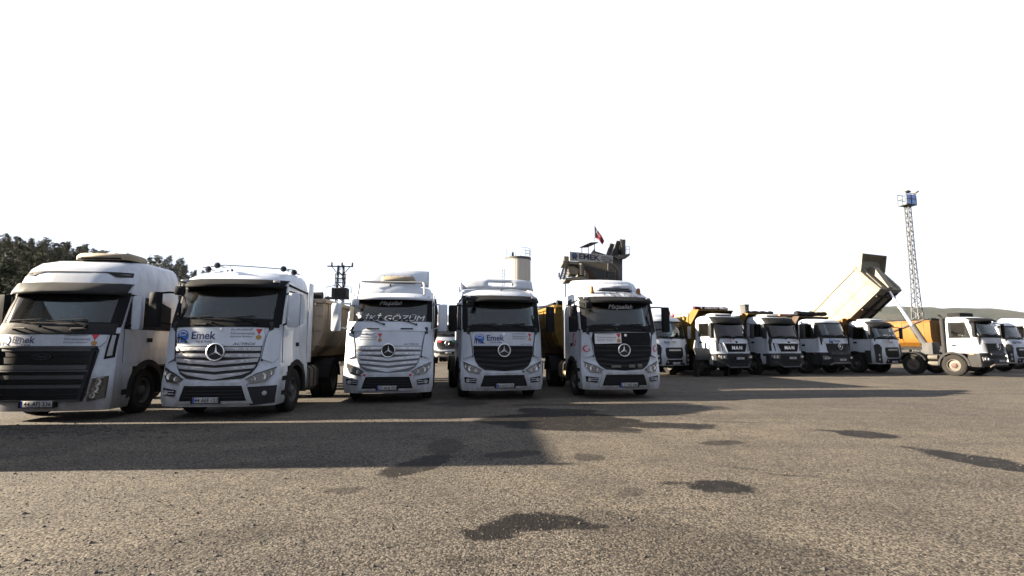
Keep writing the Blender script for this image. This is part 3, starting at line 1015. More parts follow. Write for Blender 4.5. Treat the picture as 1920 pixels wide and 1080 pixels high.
ACT = [(0.25, 0.05, 1.19, 0.26), (0.45, 0.0, 1.24, 0.30), (0.80, 0.0, 1.245, 0.32), (1.05, 0.03, 1.24, 0.34), (1.5, 0.05, 1.225, 0.34), (2.02, 0.10, 1.22, 0.34),
       (2.15, 0.15, 1.22, 0.34), (2.92, 0.44, 1.20, 0.30), (3.06, 0.51, 1.19, 0.30), (3.16, 0.60, 1.165, 0.34), (3.28, 0.80, 1.12, 0.38), (3.36, 1.02, 1.05, 0.40), (3.41, 1.30, 0.94, 0.4), (3.44, 1.6, 0.8, 0.3)]
def actros(name, label, loc, yaw, o):
    """tall tractor unit with a three-pointed star"""
    t = thing(name, label, 'truck', loc, R(yaw), 'tractor units parked in the front row')
    c = Cab(ACT)
    P = o.get('paint', 'white')
    cab = c.shell('cab', t, P, 1.12, 3.44, lambda z: 2.28 if z < 3.2 else 2.28 - (z - 3.2) * 0.5, ws=(2.15, 2.92, 1.08), sw=(0.86, 1.5, 2.12, 2.86))
    interior(cab, c, 2.2, 1.15, 2.15)
    # windscreen with its black border
    g = G()
    g.patch([(-1.20, 2.07), (1.20, 2.07), (1.175, 2.99), (-1.175, 2.99)], c.front, 0.010, 0.02, 0.12, (-1.04, 1.04, 2.19, 2.88))
    g.build('windscreen_border', o.get('border', 'black_plastic'), cab)
    g = G()
    g.patch([(-1.07, 2.16), (1.07, 2.16), (1.06, 2.91), (-1.06, 2.91)], c.front, 0.004, 0.006, 0.12)
    g.build('windscreen', 'glass', cab)
    # cowl under the windscreen, wipers
    g = G()
    g.patch([(-1.17, 1.99), (-.6, 2.005), (.6, 2.005), (1.17, 1.99), (1.17, o.get('cowl_top', 2.165)), (-1.17, o.get('cowl_top', 2.165))], c.front, 0.018, 0.03, 0.12)
    cw = g.build('cowl', o.get('cowl', 'black_plastic'), cab)
    g = G()
    for x in (-.62, .32):
        g.patch([(x, 2.05), (x + .34, 2.05), (x + .34, 2.085), (x, 2.085)], c.front, 0.04, 0.03, 1)
        g.build('grab_handle', 'dusty_black', cw)
        g = G()
    wipers(cab, c, o.get('cowl_top', 2.165) + .025)
    # bonnet flap, corner fins
    g = G()
    g.patch([(-.90, 1.585), (.90, 1.585), (.94, 1.80), (.9, 1.985), (-.9, 1.985), (-.94, 1.80)], c.front, 0.014, 0.03, 0.12)
    flap = g.build('front_flap', o.get('flap', P), t)
    for sg in (-1, 1):
        fin = [(.92, 1.30), (1.12, 1.22), (1.205, 1.30), (1.21, 1.9), (1.13, 1.97), (1.0, 1.9), (.955, 1.62)]
        g = G()
        g.patch([(sg * a, b) for a, b in fin][::sg], c.front, 0.035, 0.05, 0.1)
        g.build('corner_fin', P, cab)
        g = G()
        g.patch([(sg * a, b) for a, b in ((.90, 1.25), (.93, 1.25), (.975, 1.62), (1.02, 1.92), (.995, 1.94), (.945, 1.66))][::sg], c.front, 0.017, 0.01, 0.1)
        g.build('fin_gap', 'decal_black', cab)
    # grille: dark backing, slats that narrow downwards
    gm, gs, gi = o.get('grille', ('decal_black', 'black_plastic', None))
    half = lambda z: lerp_tab([(0.80, 0.30), (0.88, .58), (.98, .74), (1.12, .83), (1.30, .88), (1.6, .90)], z)[0]
    g = G()
    gp = [(half(z), z) for z in (.88, .93, .98, 1.05, 1.12, 1.3, 1.58)]
    g.patch([(0, .84)] + gp + [(-a, b) for a, b in gp[::-1]], c.front, 0.024, 0.03, 0.12)
    gr = g.build('grille', gm, t)
    rows = [(1.478, 1.565), (1.338, 1.42), (1.188, 1.272), (1.05, 1.128), (.91, .985)]
    for i, (a, b) in enumerate(rows):
        vv = 0.05 if i >= 2 else 0.0
        lo = [(-half(a), a + vv), (0, a - vv * .4), (half(a), a + vv)]
        hi = [(half(b), b + vv), (0, b - vv * .4), (-half(b), b + vv)]
        if i == 4:
            lo = [(-half(a) * .9, a + vv), (0, a - .05), (half(a) * .9, a + vv)]
        g = G()
        g.patch(lo + hi, c.front, 0.045, 0.045, 0.1)
        sl = g.build('slat', gs, gr)
        if gi:
            g = G()
            m = .022
            for sg in (-1, 1):
                q = [(.1, a + m), (half(a) * .8, a + m + vv * .8), (half(b) * .8 - .02, b - m + vv * .8), (.1, b - m)]
                g.patch([(sg * x, z) for x, z in q][::sg], c.front, 0.052, 0.01, 0.1)
            g.build('mesh_insert', gi, gr)
    star(gr, c, 0, 1.45, 0.195, 0.055)
    # bumper
    B = o.get('bumper', P)
    bz = o.get('bumper_bottom', 0.28)
    bp = c.shell('bumper', t, B, bz, 1.125, 0.92, cap=True, inner=False)
    bp.location.y = -0.012
    ft = lambda a, b, off=0.0: c.front(a, b, off + 0.012)
    g = G()
    g.patch([(-.72, .40), (.72, .40), (.60, .735), (-.60, .735)], ft, 0.004, 0.01, 0.12)
    g.build('bumper_opening', 'black_plastic', bp)
    g = G()
    om = o.get('rimtrim', P)
    ring = [(-.80, .36), (.80, .36), (.80, .40), (-.80, .40)]
    g.patch([(-.82, .345), (.82, .345), (.80, .405), (-.80, .405)], ft, 0.035, 0.035, 0.12)
    g.patch([(-.66, .73), (.66, .73), (.74, .80), (-.74, .80)], ft, 0.03, 0.03, 0.12)
    for sg in (-1, 1):
        g.patch([(sg * a, b) for a, b in ((.80, .39), (.705, .39), (.59, .75), (.68, .76))][::sg], ft, 0.032, 0.03, 0.12)
    g.build('bumper_trim', om, bp)
    g = G()
    for z in (.47, .54, .61, .68):
        g.patch([(-.62, z), (.62, z), (.62, z + .022), (-.62, z + .022)], ft, 0.014, 0.01, 0.2)
    g.build('bumper_slat', o.get('bslat', 'grey_plastic'), bp)
    hl = [(.66, .88), (.84, .965), (1.175, 1.10), (1.165, .97), (1.06, .81), (.74, .765)]
    fog = [(.83, .50), (1.13, .52), (1.15, .68), (.80, .64)]
    for sg in (-1, 1):
        q = [(sg * a, b) for a, b in hl][::sg]
        g = G()
        g.patch(q, ft, 0.006, 0.01, 0.1)
        h = g.build('headlight', 'lamp_ring', bp)
        g = G()
        for hx, hz, r in ((.80, .87, .055), (.97, .92, .075), (1.09, .99, .05)):
            M = Matrix.Translation(ft(sg * hx, hz, 0.008)) @ Matrix.Rotation(R(90), 4, 'X')
            g.lathe([(r, 0), (r, .012), (r * .75, .012), (r * .3, .004), (0, .004)], 14, M)
        g.build('reflector', 'chrome', h)
        g = G()
        g.patch(q, ft, 0.028, 0.004, 0.1)
        g.build('lens', 'lens', h)
        g = G()
        ed = [(.64, .87), (.84, .985), (1.19, 1.125), (1.19, 1.10), (.84, .962), (.66, .855)]
        g.patch([(sg * a, b) for a, b in ed][::sg], ft, 0.012, 0.01, 0.1)
        g.build('headlight_gap', 'decal_black', bp)
        if sg in o.get('fog_sides', (-1, 1)):
            g = G()
            g.patch([(sg * a, b) for a, b in fog][::sg], ft, 0.005, 0.01, 0.1)
            fo = g.build('fog_recess', 'black_plastic', bp)
            g = G()
            M = Matrix.Translation(ft(sg * 1.05, .585, 0.006)) @ Matrix.Rotation(R(90), 4, 'X')
            g.lathe([(.055, 0), (.055, .03), (.042, .03), (.03, .012), (0, .012)], 14, M)
            g.build('fog_lamp', 'lamp_ring', bp)
            g = G()
            for z in (.545, .60):
                g.patch([(sg * .83, z), (sg * .99, z), (sg * .99, z + .02), (sg * .83, z + .02)][::sg], ft, 0.014, 0.01, 1)
            g.build('fog_slat', B, bp)
        # broken away or dark corner pieces
        if sg in o.get('dark_corner', ()):
            g = G()
            g.patch([(sg * a, b) for a, b in ((.76, .30), (1.2, .34), (1.23, .72), (.70, .70))][::sg], ft, 0.02, 0.02, 0.1)
            g.build('bumper_corner', 'grey_plastic', bp)
            g = G()
            M = Matrix.Translation(ft(sg * 1.03, .56, 0.02)) @ Matrix.Rotation(R(90), 4, 'X')
            g.lathe([(.05, 0), (.05, .03), (.0, .035)], 12, M)
            g.build('fog_lamp', 'lamp_ring', bp)
    plate(t, c, o.get('plate_x', 0), o.get('plate_z', .43), o['plate'], 0.06)
    # sides
    side_fittings(t, cab, c, .50, 1.62, 1.2, 2.12, 2.86, .86, 1.5, 1.62, P)
    for sg in (-1, 1):
        S = c.side(sg)
        g = G()
        arch = [(1.43 + r * math.cos(R(a)), .52 + r * math.sin(R(a))) for r, rg in ((.74, range(-8, 189, 14)), (.60, range(188, -9, -14))) for a in rg]
        g.patch(arch, S, 0.012, 0.16, 1)
        g.build('wheel_arch', o.get('arch', 'dusty_black'), t)
        g = G()
        g.patch([(2.02, .62), (2.24, .55), (2.26, 1.14), (2.02, 1.14)], S, 0.0, 0.05, 1)
        g.patch([(.55, 1.12), (.83, 1.12), (.83, .99), (.55, .96)], S, 0.006, 0.05, 1)
        g.build('side_panel', P, t)
        g = G()
        for z in (.48, .80):
            g.patch([(.50, z), (.86, z), (.86, z + .1), (.50, z + .1)], S, 0.006, 0.02, 1)
        g.build('step', 'black_plastic', t)
    # side deflector panel between cab and trailer
    for sg in (-1, 1):
        g = G()
        g.box(sg * 1.2 - .015, sg * 1.2 + .015, 2.29, 2.62, 1.15, 3.25, bev=.01)
        g.build('side_deflector', P, t)
    # sun visor
    v = o.get('visor', 'black_plastic')
    if v:
        g = G()
        rows = []
        for z, out in ((2.90, .30), (2.97, .31), (3.10, .16), (3.125, .05)):
            rows.append([c.front(x, z, out - abs(x / 1.2) ** 3 * out * .35) for x in (-1.19, -1.0, -.7, -.35, 0, .35, .7, 1.0, 1.19)])
        g.loft(rows, closed=False, cap0=False, cap1=False)
        vo = g.build('sun_visor', v, cab)
        sm = vo.modifiers.new('thickness', 'SOLIDIFY')
        sm.thickness = .02
        g = G()
        for x in (-1.08, -.7, 0, .7, 1.08):
            g.bar(c.front(x, 2.98, .28 - abs(x / 1.2) ** 3 * .1), c.front(x, 3.12, .03), .025)
        g.build('visor_bracket', 'grey_plastic', cab)
        if o.get('visor_lamps', True):
            for x in (-1.02, 1.02):
                g = G()
                p = c.front(x, 3.06, .19)
                g.box(p.x - .07, p.x + .07, p.y - .03, p.y + .03, p.z - .025, p.z + .03, bev=.01)
                g.build('visor_lamp', 'lens' if False else 'lamp_ring', cab)
    for sg in (-1, 1):
        mirror(t, sg, c, 2.0, 2.78, o.get('mirrors', ('black_plastic', 'black_plastic'))[0 if sg < 0 else 1], arm=o.get('arm', 'black_plastic'))
    # front view mirror over the windscreen corner
    g = G()
    a = c.front(-1.05, 3.02, 0.02)
    g.tube([a, a + Vector((-.02, -.28, .02)), a + Vector((.05, -.36, -.12))], .018, 6)
    g.box(a.x - .05, a.x + .17, a.y - .42, a.y - .34, a.z - .3, a.z - .1, bev=.025)
    g.build('front_mirror', o.get('fmirror', 'black_plastic'), t)
    # side roof trim line
    for sg in (-1, 1):
        g = G()
        S = c.side(sg)
        g.patch([(.80, 2.99), (2.2, 2.93), (2.2, 2.97), (.8, 3.05)], S, 0.008, 0.02, 0.3)
        g.build('roof_trim', 'black_plastic', cab)
    tractor_rear(t, side_tank=o.get('tanks', ('tank', 'tank')))
    return t, c, cab, flap
def spoiler(t, z0, z1, y0, y1, w, mat, slot=True, fin=True):
    """raised air deflector standing on the roof"""
    g = G()
    n = 14
    rows = []
    zz = [(0, 0), (.28, .05), (.62, .16), (.93, .3), (1, .55)]
    for u, dy in zz:
        rows.append([(w * a, y0 + (y1 - y0) * dy + .12 * abs(a) ** 3, z0 + (z1 - z0) * u - .03 * abs(a) ** 4) for a in [(-1 + 2 * k / n) for k in range(n + 1)]])
    if slot:
        bm = g.bm
        rs = [[bm.verts.new(p) for p in L] for L in rows]
        for i in range(len(rs) - 1):
            for k in range(n):
                if i == 1 and 5 <= k <= 9:
                    continue
                bm.faces.new((rs[i][k], rs[i][k + 1], rs[i + 1][k + 1], rs[i + 1][k]))
    else:
        g.loft(rows, closed=False, cap0=False, cap1=False)
    s = g.build('roof_spoiler', mat, t, sharp=60)
    m = s.modifiers.new('thickness', 'SOLIDIFY')
    m.thickness = .03
    if fin:
        for sg in (-1, 1):
            g = G()
            g.prism([(y0 + .12, z0 - .03), (y1 + .25, z0 - .05), (y1 + .45, z1 - .02), (y0 + .45, z1 - .02)], lambda a, b: (sg * w, a, b), lambda a, b: (sg * (w + .03), a + .04, b))
            g.build('spoiler_fin', mat, t)
    g = G()
    for x in (-.6, .6):
        g.bar((x, y0 + .3, z0 - .1), (x, y1 + .1, z1 - .1), .04)
    g.build('spoiler_strut', 'grey_plastic', t)
    return s
def antenna(t, x, y, z, dx=.05, h=.35):
    g = G()
    g.tube([(x, y, z), (x + dx, y + .05, z + h)], .006, 5)
    g.lathe([(.03, -.02), (.02, .03), (0, .035)], 8, Matrix.Translation((x, y, z)))
    g.build('antenna', 'decal_black', t)

# -------- dump semi-trailer
def trailer(label, loc, yaw, body, L=8.2, z0=1.25, z1=2.95, tarp='tarp_black', name='dump_trailer', wt=1.22, marks=None, ribs=5):
    t = thing(name, label, 'trailer', loc, R(yaw), 'dump trailers coupled behind the front row')
    def ring(y, k=1.0, th=0.0):
        w = wt - th
        pts = [(-w, z1), (-w * 1.0, z0 + .75), (-w * .86, z0 + .32 + th), (-w * .55, z0 + th), (w * .55, z0 + th), (w * .86, z0 + .32 + th), (w * 1.0, z0 + .75), (w, z1)]
        return [(a, y, b) for a, b in pts]
    g = G()
    outer = [ring(y) for y in (0, L * .5, L)]
    inner = [ring(y, th=.05) for y in (.06, L * .5, L)]
    g.loft(outer, closed=False, cap0=False, cap1=False)
    g.loft(inner, closed=False, cap0=False, cap1=False)
    f = [g.bm.verts.new(p) for p in ring(0)]
    g.bm.faces.new(f)
    f = [g.bm.verts.new(p) for p in ring(.06, th=.05)]
    g.bm.faces.new(f)
    g.build('tub', body, t, sharp=25)
    g = G()
    for sg in (-1, 1):
        g.box(sg * wt - .06, sg * wt + .06, -.03, L, z1 - .02, z1 + .10, bev=.015)
    g.box(-wt, wt, -.06, .08, z1 - .02, z1 + .10, bev=.015)
    g.build('top_rail', body, t)
    for k in range(ribs):
        y = .5 + k * (L - 1.0) / max(1, ribs - 1)
        g = G()
        for sg in (-1, 1):
            pts = [(sg * (wt + .012), y, z1 - .03), (sg * (wt + .012), y, z0 + .75), (sg * (wt * .86 + .012), y, z0 + .31)]
            for a, b in zip(pts, pts[1:]):
                g.bar(a, b, .10, .035, (sg, 0, 0))
            g.build('rib', body, t)
            g = G()
    g = G()
    for z in (z0 + .35, z0 + .78, z0 + 1.2, z0 + 1.5):
        g.box(-wt * .95, wt * .95, -.035, .0, z, z + .03)
    g.build('front_rib', body, t)
    g = G()                                            # ladder and tipping ram housing on the front wall
    for x in (.72, 1.0):
        g.tube([(x, -.09, z0 + .2), (x, -.09, z1)], .015, 6)
    for k in range(6):
        g.tube([(.72, -.09, z0 + .3 + k * .27), (1.0, -.09, z0 + .3 + k * .27)], .012, 6)
    g.build('ladder', 'pale_rib', t)
    g = G()
    g.tube([(0, -.2, .95), (0, -.14, z1 - .15)], .11, 12)
    g.build('tipping_ram', 'chassis', t)
    g = G()
    rng = random.Random(L)
    pts = [(wt * (-.95 + 1.9 * k / 12), .02 + .03 * rng.random(), z1 + .15 + .04 * rng.random()) for k in range(13)]
    g.tube(pts, [.10 + .03 * rng.random() for _ in pts], 10)
    for sg in (-1,):
        g.tube([(sg * wt, .1 + k * L / 12, z1 + .13 + .02 * rng.random()) for k in range(12)], .07, 8)
    g.build('rolled_tarpaulin', tarp, t)
    g = G()
    for sg in (-1, 1):
        g.box(sg * .45 - .06, sg * .45 + .06, .3, L, z0 - .28, z0 - .02, bev=.01)
    for y in (.4, 2.5, 5, L - .2):
        g.box(-.4, .4, y, y + .1, z0 - .25, z0 - .05)
    g.build('chassis', 'chassis', t)
    for y in (L - 3.2, L - 1.9, L - .6):
        for sg in (-1, 1):
            wheel(t, sg * 1.02, y, 0.5)
    g = G()
    for sg in (-1, 1):
        g.box(sg * .8 - .06, sg * .8 + .06, 2.6, 2.75, .35, z0 - .1)
        g.box(sg * .8 - .15, sg * .8 + .15, 2.5, 2.85, .3, .36)
    g.build('landing_leg', 'rust', t)
    if marks:
        S = lambda a, b, off=0.0: Vector((wt + .006 + off, a, b))
        for (s, y, z, k, vert) in marks:
            g = G()
            if vert:                                   # a stencilled mark too small to read
                for i in range(7):
                    q = k * (.5 + .3 * ((i * 37) % 5) / 5)
                    g.patch([(y - q / 2, z - i * k), (y + q / 2, z - i * k), (y + q / 2, z - i * k + k * .7), (y - q / 2, z - i * k + k * .7)], S, .006, .002, 1)
            g.build('stencil_mark', 'decal_grey', t)
    return t
# ------------------------------------------------------------------ the front row
# 1: wide black grille, oval badge
FMX = [(0.2, 0.06, 1.2, 0.28), (0.45, 0.0, 1.25, 0.30), (1.0, 0.0, 1.25, 0.32), (1.57, 0.03, 1.24, 0.34), (1.95, 0.09, 1.235, 0.34), (2.06, 0.16, 1.23, 0.34),
       (2.74, 0.42, 1.21, 0.32), (2.95, 0.50, 1.20, 0.32), (3.14, 0.58, 1.19, 0.32), (3.34, 0.68, 1.16, 0.34), (3.5, 0.86, 1.10, 0.36), (3.58, 1.1, 1.02, 0.36), (3.62, 1.4, .9, .3)]
def fmax(label, loc, yaw):
    t = thing('tractor_truck', label, 'truck', loc, R(yaw), 'tractor units parked in the front row')
    c = Cab([(z, y, w, r * .8) for z, y, w, r in FMX], 5)
    P = 'white'
    cab = c.shell('cab', t, P, 1.12, 3.62, 2.72, ws=(2.06, 2.74, 1.09), sw=(.86, 1.45, 2.02, 2.66))
    interior(cab, c, 2.25, 1.15, 2.06)
    g = G()
    g.patch([(-1.225, 1.99), (1.225, 1.99), (1.205, 2.79), (-1.205, 2.79)], c.front, .01, .02, .12, (-1.05, 1.05, 2.10, 2.70))
    g.build('windscreen_border', 'black_plastic', cab)
    g = G()
    g.patch([(-1.08, 2.07), (1.08, 2.07), (1.07, 2.73), (-1.07, 2.73)], c.front, .004, .006, .12)
    g.build('windscreen', 'glass', cab)
    g = G()
    g.patch([(-1.18, 1.83), (1.18, 1.83), (1.18, 2.07), (-1.18, 2.07)], c.front, .018, .03, .12)
    cw = g.build('cowl', 'grey_plastic', cab)
    for x in (-.72, .42):
        g = G()
        g.tube([c.front(x, 1.93, .02), c.front(x + .02, 1.95, .07), c.front(x + .26, 1.96, .07), c.front(x + .28, 1.94, .02)], .02, 7)
        g.build('grab_handle', 'rim_pale', cab)
    wipers(cab, c, 2.10, (-1.0, -.1))
    g = G()
    g.patch([(-1.0, 1.58), (1.0, 1.58), (1.08, 1.70), (1.08, 1.825), (-1.08, 1.825), (-1.08, 1.70)], c.front, .016, .03, .12)
    flap = g.build('front_flap', P, t)
    emek(flap, c, -.86, 1.70, .85, .02)
    belediye(flap, c, .62, 1.70, 1.0, .02)
    # grille
    gp = [(.80, .42), (.85, .55), (.90, .9), (.95, 1.2), (.99, 1.5), (.95, 1.575)]
    g = G()
    g.patch([(-a, b) for a, b in gp[::-1]][::1] + gp, c.front, .026, .03, .12)
    gr = g.build('grille', 'decal_black', t)
    hw = lambda z: lerp_tab([(.42, .78), (.55, .82), (.9, .87), (1.2, .925), (1.5, .965), (1.6, .94)], z)[0]
    for a, b, off in ((1.475, 1.55, .065), (1.36, 1.45, .055), (1.215, 1.34, .06), (1.09, 1.18, .075), (1.0, 1.06, .055), (.89, .97, .065), (.80, .86, .055), (.70, .77, .065), (.60, .66, .055), (.53, .565, .05), (.47, .505, .05)):
        g = G()
        g.patch([(-hw(a), a), (hw(a), a), (hw(b), b), (-hw(b), b)], c.front, off, off, .12)
        g.build('slat', 'grille_bar' if off > .062 else 'grille_black', gr)
    for sg in (-1, 1):
        g = G()
        g.patch([(sg * a, b) for a, b in ((hw(.46) - .05, .46), (hw(.46) + .01, .46), (hw(1.0) + .02, 1.0), (hw(1.55) + .01, 1.55), (hw(1.55) - .05, 1.55), (hw(1.0) - .04, 1.0))][::sg], c.front, .08, .06, .12)
        g.build('grille_frame', 'grey_plastic', gr)
    for za, zb in ((1.545, 1.585), (.425, .465), (1.045, 1.075)):
        g = G()
        g.patch([(-hw(za), za), (hw(za), za), (hw(zb), zb), (-hw(zb), zb)], c.front, .083, .06, .12)
        g.build('grille_frame', 'grille_bar', gr)
    oval(gr, c, 0, 1.36, .19, .072, .08, 'black_plastic', 'steel_grey')
    bp = c.shell('bumper', t, P, .22, 1.125, .95, inner=False)
    bp.location.y = -.012
    ft = lambda a, b, off=0.0: c.front(a, b, off + .012)
    for sg in (-1, 1):
        q = [(.96, .90), (1.19, .945), (1.17, .48), (.89, .42)]
        g = G()
        g.patch([(sg * a, b) for a, b in q][::sg], ft, .006, .01, .1)
        h = g.build('headlight', 'black_plastic', bp)
        g = G()
        for hx, hz, r in ((1.05, .83, .07), (1.02, .68, .07), (.98, .54, .06)):
            M = Matrix.Translation(ft(sg * hx, hz, .008)) @ Matrix.Rotation(R(90), 4, 'X')
            g.lathe([(r, 0), (r, .02), (r * .8, .02), (r * .3, .006), (0, .006)], 14, M)
            g.box(sg * (hx) - .13, sg * hx + .11, ft(sg * hx, hz).y - .02, ft(sg * hx, hz).y, hz + r + .004, hz + r + .012)
        g.build('reflector', 'chrome', h)
        g = G()
        g.patch([(sg * a, b) for a, b in q][::sg], ft, .03, .004, .1)
        g.build('lens', 'lens', h)
        g = G()
        g.patch([(sg * a, b) for a, b in ((1.08, 1.30), (1.225, 1.34), (1.235, 1.86), (1.12, 1.86))][::sg], c.front, .014, .02, .08)
        vt = g.build('corner_vent', 'black_plastic', cab)
        g = G()
        g.patch([(sg * a, b) for a, b in ((1.12, 1.36), (1.19, 1.38), (1.2, 1.82), (1.15, 1.82))][::sg], c.front, .022, .01, .08)
        g.build('vent_liner', 'white_grimy', cab)
        S = c.side(sg)
        g = G()
        arch = [(1.43 + r * math.cos(R(a)), .52 + r * math.sin(R(a))) for r, rg in ((.74, range(-8, 189, 14)), (.60, range(188, -9, -14))) for a in rg]
        g.patch(arch, S, .012, .16, 1)
        g.build('wheel_arch', 'dusty_black', t)
        g = G()
        g.patch([(.52, .5), (.84, .5), (.84, .62), (.52, .62)], S, .006, .02, 1)
        g.build('step', 'black_plastic', t)
        g = G()
        g.box(sg * 1.2 - .015, sg * 1.2 + .015, 2.73, 3.1, 1.15, 3.35, bev=.01)
        g.build('side_deflector', P, t)
        mirror(t, sg, c, 1.95, 2.72, 'white' if sg > 0 else 'black_plastic', y=.62, x=1.4, w=.22)
    side_fittings(t, cab, c, .5, 1.6, 1.2, 2.02, 2.66, .86, 1.45, 1.72, P, win=[(.46, 1.96), (2.3, 1.96), (2.3, 2.55), (1.6, 2.72), (.73, 2.74)])
    plate(t, c, 0, .385, '44 AFJ 336', .09, w=.6, h=.13)
    # visor and roof inlay
    g = G()
    rows = [[c.front(x, z, out - abs(x / 1.2) ** 3 * out * .4) for x in (-1.21, -1.0, -.7, -.35, 0, .35, .7, 1.0, 1.21)] for z, out in ((2.72, .24), (2.80, .25), (2.98, .14), (3.0, .04))]
    g.loft(rows, closed=False, cap0=False, cap1=False)
    vo = g.build('sun_visor', 'grey_plastic', cab)
    vo.modifiers.new('thickness', 'SOLIDIFY').thickness = .02
    g = G()
    g.patch([(-1.14, 3.16), (-.86, 3.16), (-.66, 3.255), (.66, 3.255), (.86, 3.16), (1.14, 3.16), (1.12, 3.27), (.62, 3.275), (-.62, 3.275), (-1.12, 3.27)], c.front, .010, .02, .1)
    g.build('roof_inlay', 'grey_plastic', cab)
    g = G()
    for x in (-1.02, 1.02):
        g.patch([(x - .1, 3.2), (x + .1, 3.2), (x + .08, 3.235), (x - .08, 3.235)], c.front, .016, .01, .1)
    g.build('marker_lamp', 'lens', cab)
    ac_unit(t, .25, 1.05, 3.62, 1.25, .75, .17)
    antenna(t, -.75, 1.2, 3.57, .1)
    antenna(t, 1.0, 1.4, 3.5, .12)
    tractor_rear(t)
    return t, c
fmax('white tractor truck with wide black slatted grille and oval badge, at the left edge', (-9.88, 10.8, 0), 6.0)

# 2: silver mesh grille
t, c, cab, flap = actros('tractor_truck', 'white tractor truck with silver mesh grille and black visor, beige roofless trailer behind', (-6.44, 11.1, 0), 4.5,
    dict(paint='white_clean', grille=('decal_black', 'silver', 'mesh_silver'), plate='44 AEF 127', mirrors=('black_plastic', 'white_clean'), dark_corner=(1,), fog_sides=(-1,), plate_x=-.12, rimtrim='white_clean'))
emek(flap, c, -.78, 1.80, 1.0, .018)
belediye(flap, c, .55, 1.83, 1.0, .018)
g = G()
g.text('ACTROS', .075, c.front, .55, 1.63, .018, shear=.4, sx=1.5, bold=.01)
g.build('lettering', 'decal_black', flap)
g = G()
g.lathe([(.03, 0), (.03, .012), (0, .014)], 12, Matrix.Translation(c.front(.05, 1.95, .016)) @ Matrix.Rotation(R(90), 4, 'X'))
g.build('badge', 'chrome', flap)
horn(t, .75, -.45, 3.47)
horn(t, .95, -.75, 3.41, .3)
horn(t, 1.2, .9, 3.47)
horn(t, 1.6, 1.02, 3.44)
g = G()
g.tube([(-.9, 1.0, 3.45), (-.4, .95, 3.51), (.2, 1.0, 3.49), (1.05, 1.6, 3.5)], .012, 6)
g.build('horn_rail', 'galv', t)
antenna(t, -.2, .95, 3.38, -.1, .15)
trailer('beige tub trailer with black rolled tarpaulin behind the silver-grilled truck', (-6.72, 14.7, 0), 4.5, 'cream_trailer', L=7.5, z1=2.85, marks=[('', 1.0, 2.6, .12, True), ('', 4.2, 2.4, .14, True)])

# 3: all white front
t, c, cab, flap = actros('tractor_truck', 'all-white tractor truck with white grille and large lettering across its windscreen', (-3.46, 14.27, 0), 7.7,
    dict(paint='white_clean', grille=('decal_grey', 'white_clean', 'mesh_white'), cowl='white_clean', visor='white_clean', visor_lamps=False, arm='white', plate='27 AHJ 552', mirrors=('white_clean', 'white_clean'), fmirror='white_clean', bumper='white_clean', border='black_plastic', cowl_top=2.27))
belediye(flap, c, -.52, 1.80, 1.0, .018)
g = G()
g.text('ACTROS', .07, c.front, .62, 1.63, .018, shear=.4, sx=1.5, bold=.01)
g.build('lettering', 'decal_grey', flap)
g = G()
g.text('İKİ GÖZÜM', .23, c.front, .12, 2.375, .018, shear=.25, sx=1.35, bold=.0)
g.build('windscreen_lettering', 'decal_white', cab)
g = G()
g.text('Maşallah', .17, c.front, 0, 2.82, .018, shear=.45, sx=1.05)
g.build('windscreen_lettering', 'decal_white', cab)
g = G()
for a in (60, 80, 100, 120, 150):
    p = (-.86, 2.42)
    g.bar(c.front(p[0], p[1], .018), c.front(p[0] + .12 * math.cos(R(a)), p[1] + .13 * math.sin(R(a)), .018), .025, .004, (0, 1, 0))
g.patch(circ(-.86, 2.41, .05, 12), c.front, .02, .002, 1)
g.build('hand_sticker', 'decal_white', cab)
for sg in (-1, 1):
    g = G()
    M = Matrix.Translation(c.front(sg * .62, .775, .045)) @ Matrix.Rotation(R(90), 4, 'X')
    g.lathe([(.035, 0), (.035, .015), (0, .02)], 12, M)
    g.build('marker_lamp', 'red_lens', t)
g = G()                                             # bar and panel in front of the roof
g.tube([(-.95, .5, 3.08), (-.93, .55, 3.40), (-.88, .62, 3.46), (.88, .62, 3.46), (.93, .55, 3.40), (.95, .5, 3.08)], .028, 8)
g.build('roof_bar', 'white_grimy', t)
g = G()
g.prism([(-.82, 3.12), (.82, 3.12), (.84, 3.42), (-.84, 3.42)], lambda a, b: (a, .58 + (b - 3.17) * .5, b), lambda a, b: (a, .61 + (b - 3.17) * .5, b), .01)
g.build('roof_panel', 'white_clean', t)
ac_unit(t, .15, .72, 3.46, 1.0, .6, .2)
spoiler(t, 3.42, 3.98, 1.2, 2.0, 1.05, 'white_clean', slot=False, fin=False)
g = G()
g.prism([(1.5, 3.60), (2.2, 3.58), (2.35, 3.86), (2.1, 3.88)], lambda a, b: (1.0, a, b), lambda a, b: (1.03, a + .02, b))
g.build('spoiler_wing', 'white_clean', t)
antenna(t, -.05, .6, 3.36, .06, .1)
trailer('ochre tub trailer coupled behind the truck with the lettered windscreen', (-3.98, 17.9, 0), 7.7, 'brown_steel', L=7.5, z1=3.15, tarp='tarp_grey')

